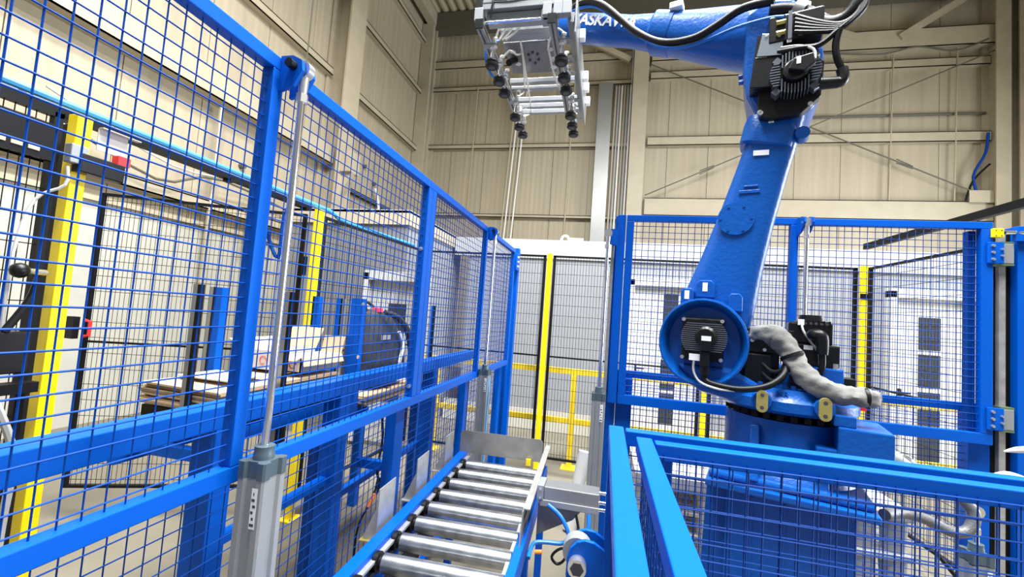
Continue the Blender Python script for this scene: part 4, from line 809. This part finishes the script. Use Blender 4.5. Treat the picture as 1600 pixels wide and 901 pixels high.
part('process_hose', rb().tube([(0.10, 0.22, 2.30), (0.235, 0.20, 2.315), (0.348, 0.18, 2.275), (0.466, 0.17, 2.24), (0.626, 0.15, 2.275), (0.768, 0.14, 2.38), (0.883, 0.13, 2.51), (0.99, 0.12, 2.625), (1.10, 0.10, 2.69), (1.22, 0.06, 2.70), (1.34, 0.02, 2.66)], 0.020, 12, 5), RUBBER, ro, smooth=True)
part('air_hose', rb().tube([(0.06, 0.28, 2.17), (0.125, 0.25, 2.20), (0.259, 0.20, 2.225), (0.402, 0.17, 2.215), (0.524, 0.16, 2.215), (0.655, 0.15, 2.265), (0.80, 0.14, 2.40), (0.92, 0.12, 2.53), (1.06, 0.10, 2.65), (1.2, 0.08, 2.67), (1.3, 0.04, 2.63)], 0.008, 8, 5), BHOSE, ro, smooth=True)
def lettering(txt, size, mtx, mt, par, name, offset=0.0, ext=0.0015, sx=1.0):
    cu = bpy.data.curves.new(name, 'FONT'); cu.body = txt; cu.size = size; cu.extrude = ext; cu.offset = offset; cu.space_character = 0.98
    ob = bpy.data.objects.new(name, cu); C.objects.link(ob); bpy.context.view_layer.update()
    me = bpy.data.meshes.new_from_object(ob.evaluated_get(bpy.context.evaluated_depsgraph_get()))
    C.objects.unlink(ob); bpy.data.objects.remove(ob)
    me.transform(mtx); me.transform(Matrix.Translation(-org(par))); me.materials.clear(); me.materials.append(mt)
    o = bpy.data.objects.new(name, me); C.objects.link(o); o.parent = par
    return o
tp = F0+fd*1.155+fu*(-0.022)+Vector((0, 0.0855, 0)); tx = -fd; tz = Vector((0, 1, 0)); ty = fu
lt = Matrix(((tx.x, ty.x, tz.x, tp.x), (tx.y, ty.y, tz.y, tp.y), (tx.z, ty.z, tz.z, tp.z), (0, 0, 0, 1)))
lettering('YASKAWA', 0.092, RM @ lt, LABEL, ft, 'brand_lettering', 0.0022)
lt2 = Matrix(((-1, 0, 0, 0.045), (0, 0, 1, 0.262), (0, 1, 0, 0.472), (0, 0, 0, 1)))
lettering('ESR', 0.03, RM @ lt2, RBLUE, tt, 'cast_lettering', 0.0008, 0.004)

# hoses and cables at the robot base
DGREY = mat('dark_grey_conduit', (0.13, 0.13, 0.135), 0.4, bump=0.3, bscale=120)
tag(part('conduit_hose', MB().tube([(1.16, 2.10, 1.0), (1.28, 2.2, 0.985), (1.38, 2.22, 0.965), (1.47, 2.22, 0.93), (1.53, 2.22, 0.95), (1.55, 2.23, 1.02), (1.50, 2.25, 1.08), (1.44, 2.3, 1.12), (1.30, 2.22, 1.20)], 0.022, 12), DGREY, smooth=True), 'thick grey conduit hose looping from the robot base box', 'hose')
tag(part('black_floor_cable', MB().tube([(1.22, 1.9, 0.95), (1.35, 1.92, 0.80), (1.48, 1.92, 0.62), (1.62, 1.94, 0.45), (1.75, 2.0, 0.02)], 0.008, 8), RUBBER, smooth=True), 'black cable slanting down to the floor right of the pedestal', 'cable')
tag(part('cable_bundle', MB().tube([(0.34, 1.93, 0.014), (0.31, 1.90, 0.2), (0.36, 1.88, 0.33), (0.40, 1.90, 0.15), (0.44, 1.86, 0.014)], 0.014).tube([(0.27, 1.90, 0.013), (0.35, 1.86, 0.16), (0.40, 1.82, 0.013)], 0.012), RUBBER, smooth=True), 'tangled black cables on the floor left of the pedestal', 'cable')

# pallets standing behind the robot
def pallet(x0, y0, z0, lx, ly, label, mt=WOOD, group='pale pallets stacked behind the robot'):
    t = thing('pallet', label, 'pallet', (x0+lx/2, y0+ly/2, z0), group)
    n = 5
    for k in range(n): part('deck_board', MB().box(x0, x0+lx, y0+k*(ly-0.10)/(n-1), y0+k*(ly-0.10)/(n-1)+0.10, z0+0.122, z0+0.144), mt, t)
    for x in (x0, x0+lx/2-0.05, x0+lx-0.1):
        part('stringer_board', MB().box(x, x+0.1, y0, y0+ly, z0+0.10, z0+0.122), mt, t); part('bottom_board', MB().box(x, x+0.1, y0, y0+ly, z0, z0+0.022), mt, t)
        for y in (y0, y0+ly/2-0.05, y0+ly-0.1): part('block', MB().box(x, x+0.1, y, y+0.1, z0+0.022, z0+0.10), mt, t)
    return t
for k in range(4): pallet(0.28, 3.25, 0.146*k, 0.95, 0.8, ('pale wooden pallet at the bottom of the stack behind the robot', 'second wooden pallet from the floor in the stack behind the robot', 'third wooden pallet from the floor in the stack behind the robot', 'topmost wooden pallet of the stack behind the robot')[k])
tag(part('white_board', MB().box(0.27, 1.24, 3.24, 4.06, 0.585, 0.66), WHITE, bevel=0.004), 'thick white board lying on the pallet stack', 'board')
pp = thing('plastic_pallet', 'white plastic pallet on round dark feet at the lower right', 'pallet', (1.62, 3.5, 0.0))
part('deck', MB().box(1.42, 1.94, 3.2, 4.0, 0.60, 0.66), WHITE, pp, bevel=0.01); part('lower_deck', MB().box(1.42, 1.94, 3.2, 4.0, 0.36, 0.40), WHITE, pp, bevel=0.008); part('base_deck', MB().box(1.42, 1.94, 3.2, 4.0, 0.12, 0.16), WHITE, pp, bevel=0.008)
for z0, z1 in ((0.40, 0.60), (0.16, 0.36), (0.0, 0.12)):
    for x in (1.50, 1.68, 1.86):
        for y in (3.28, 3.6, 3.92): part('foot', MB().cyl((x, y, z0), (x, y, z1), 0.06, 0.075, 14), GREYC if z0 else BPLAST, pp, smooth=True)

# ================================================================== VACUUM GRIPPER
vg = thing('vacuum_gripper', 'aluminium vacuum gripper with two rows of black suction cups hanging from the arm', 'gripper', (-0.55, 2.85, 3.13))
def gb(name, a, mt=ALU, bevel=0.003, par=None): return part(name, MB().box(*a), mt, par or vg, bevel=bevel)
for x0, x1 in ((-0.825, -0.785), (-0.405, -0.365)):
    rl = gb('long_profile', (x0, x1, 2.26, 3.44, 3.335, 3.385)); gb('profile_slot', ((x0+x1)/2-0.005, (x0+x1)/2+0.005, 2.27, 3.43, 3.333, 3.3345), INK, 0, rl); gb('end_cap', (x0-0.003, x1+0.003, 2.25, 2.26, 3.332, 3.388), BPLAST, 0, rl)
    gb('inner_slot', (x1+0.0005, x1+0.0015, 2.27, 3.43, 3.355, 3.365), INK, 0, rl)
for x0, x1, z0, z1 in ((-0.300, -0.265, 3.36, 3.42), (-0.262, -0.25, 3.30, 3.50)): gb('outer_profile', (x0, x1, 2.30, 3.46, z0, z1))
for y in (2.5, 2.95, 3.1, 3.3): gb('clamp_block', (-0.249, -0.215, y, y+0.045, 3.40, 3.46), LABEL, 0.003)
fb = gb('front_beam', (-0.80, -0.335, 2.27, 2.35, 3.455, 3.54)); gb('beam_groove', (-0.80, -0.335, 2.2685, 2.2695, 3.492, 3.498), INK, 0, fb); gb('end_cap', (-0.842, -0.80, 2.265, 2.355, 3.45, 3.545), BPLAST, 0.003, fb); gb('end_cap', (-0.335, -0.30, 2.265, 2.355, 3.45, 3.545), BPLAST, 0.003, fb)
gb('upper_beam', (-0.80, -0.33, 2.29, 2.37, 3.545, 3.62)); gb('lower_beam', (-0.78, -0.43, 2.30, 2.38, 3.41, 3.452), ALUM)
part('round_bar', MB().cyl((-0.79, 2.30, 3.395), (-0.40, 2.30, 3.395), 0.009), CHROME, vg, smooth=True)
for x in (-0.82, -0.42, -0.36, -0.31): gb('joint_plate', (x-0.02, x+0.03, 2.255, 2.30, 3.385, 3.46), ALUM)
gb('joint_plate', (-0.45, -0.36, 2.28, 2.36, 3.385, 3.44), ALUM)
for y, z in ((2.96, 3.40), (3.20, 3.385), (3.30, 3.385), (3.40, 3.385)): gb('cross_beam', (-0.785, -0.30, y, y+0.035, z, z+0.035))
gb('cross_beam', (-0.785, -0.37, 3.02, 3.06, 3.385, 3.41))
mp_ = gb('adapter_plate', (-0.75, -0.40, 2.58, 2.92, 3.445, 3.46), ALUP)
for x, y in ((-0.70, 2.66), (-0.45, 2.66), (-0.44, 2.76), (-0.69, 2.80), (-0.45, 2.86)): part('plate_hole', MB().cyl((x, y, 3.4435), (x, y, 3.4448), 0.022, n=14), WHITE, mp_)
for x, y in ((-0.60, 2.70), (-0.57, 2.68), (-0.54, 2.70), (-0.60, 2.76), (-0.54, 2.76), (-0.57, 2.80)): part('plate_bolt', MB().cyl((x, y, 3.437), (x, y, 3.4448), 0.009, n=8), INK, mp_)
part('tool_flange', MB().cyl((-0.575, 2.72, 3.46), (-0.575, 2.72, 3.508), 0.08, n=24), ALUM, vg, smooth=True)
mf = gb('valve_manifold', (-0.74, -0.42, 2.50, 2.565, 3.45, 3.53)); gb('manifold_step', (-0.74, -0.42, 2.46, 2.50, 3.45, 3.485), ALUM, 0.003, mf)
for k in range(7): part('fitting', MB().cyl((-0.715+0.045*k, 2.50, 3.515), (-0.715+0.045*k, 2.475, 3.53), 0.013, n=10), ALUM, mf, smooth=True)
def cup(x, y, sgn):
    g_ = part('suction_cup', MB().loft([((x, y, 3.168), 0.034), ((x, y, 3.174), 0.040), ((x, y, 3.184), 0.041), ((x, y, 3.192), 0.034), ((x, y, 3.200), 0.040), ((x, y, 3.208), 0.030), ((x, y, 3.222), 0.020)], 20), RUBBER, vg, smooth=True)
    part('cup_socket', MB().cyl((x, y, 3.1675), (x, y, 3.1682), 0.020, n=14), INK, g_)
    part('spring_plunger', MB().loft([((x, y, 3.222), 0.014), ((x, y, 3.258), 0.014), ((x, y, 3.259), 0.008), ((x, y, 3.29), 0.008)], 12), CHROME, g_, smooth=True)
    part('lock_nut', MB().cyl((x, y, 3.288), (x, y, 3.302), 0.021, n=6).cyl((x, y, 3.310), (x, y, 3.335), 0.017, n=8), STEEL, g_)
    part('cup_bracket', MB().box(min(x-0.02, x+sgn*0.055), max(x+0.02, x+sgn*0.055), y-0.022, y+0.022, 3.302, 3.310), ALU, g_)
    part('elbow_fitting', MB().tube([(x, y, 3.335), (x, y, 3.352), (x+0.012, y+0.02, 3.362)], 0.009, 8), WHOSE, g_, smooth=True)
CY = (2.38, 2.56, 2.71, 3.06, 3.225, 3.37)
for y in CY: cup(-0.748, y, -1); cup(-0.332, y, 1)
for k, y in enumerate(CY):
    for x, s in ((-0.748, 1), (-0.332, -1)):
        if (k+(s > 0)) % 2: continue
        part('vacuum_tube', MB().tube([(x+0.012, y+0.02, 3.362), (x+0.05*s, y+0.02, 3.40), (x+0.10*s, (y+2.6)/2, 3.37), (x+0.12*s, 2.62, 3.43), (x+0.10*s, 2.49, 3.53)], 0.006, 6), WHOSE, vg, smooth=True)
for k in range(4): part('vacuum_tube', MB().tube([(-0.70+0.07*k, 2.475, 3.53), (-0.72+0.06*k, 2.43, 3.56), (-0.70+0.05*k, 2.40, 3.52), (-0.74+0.04*k, 2.42, 3.42), (-0.745+0.02*k, 2.41, 3.36)], 0.006, 6), WHOSE, vg, smooth=True)
part('air_hose', MB().tube([(-0.79, 2.62, 3.50), (-0.845, 2.55, 3.42), (-0.85, 2.58, 3.32), (-0.81, 2.66, 3.27), (-0.77, 2.75, 3.33)], 0.008, 8), BHOSE, vg, smooth=True)
part('wiring', MB().tube([(-0.76, 2.262, 3.56), (-0.735, 2.262, 3.50), (-0.74, 2.262, 3.46), (-0.745, 2.27, 3.40)], 0.005, 6).tube([(-0.74, 2.265, 3.505), (-0.62, 2.262, 3.50), (-0.45, 2.262, 3.53), (-0.36, 2.262, 3.545)], 0.004, 6), RUBBER, vg, smooth=True)
part('black_coupler', MB().cyl((-0.72, 2.66, 3.37), (-0.70, 2.75, 3.44), 0.022), BPLAST, vg, smooth=True)
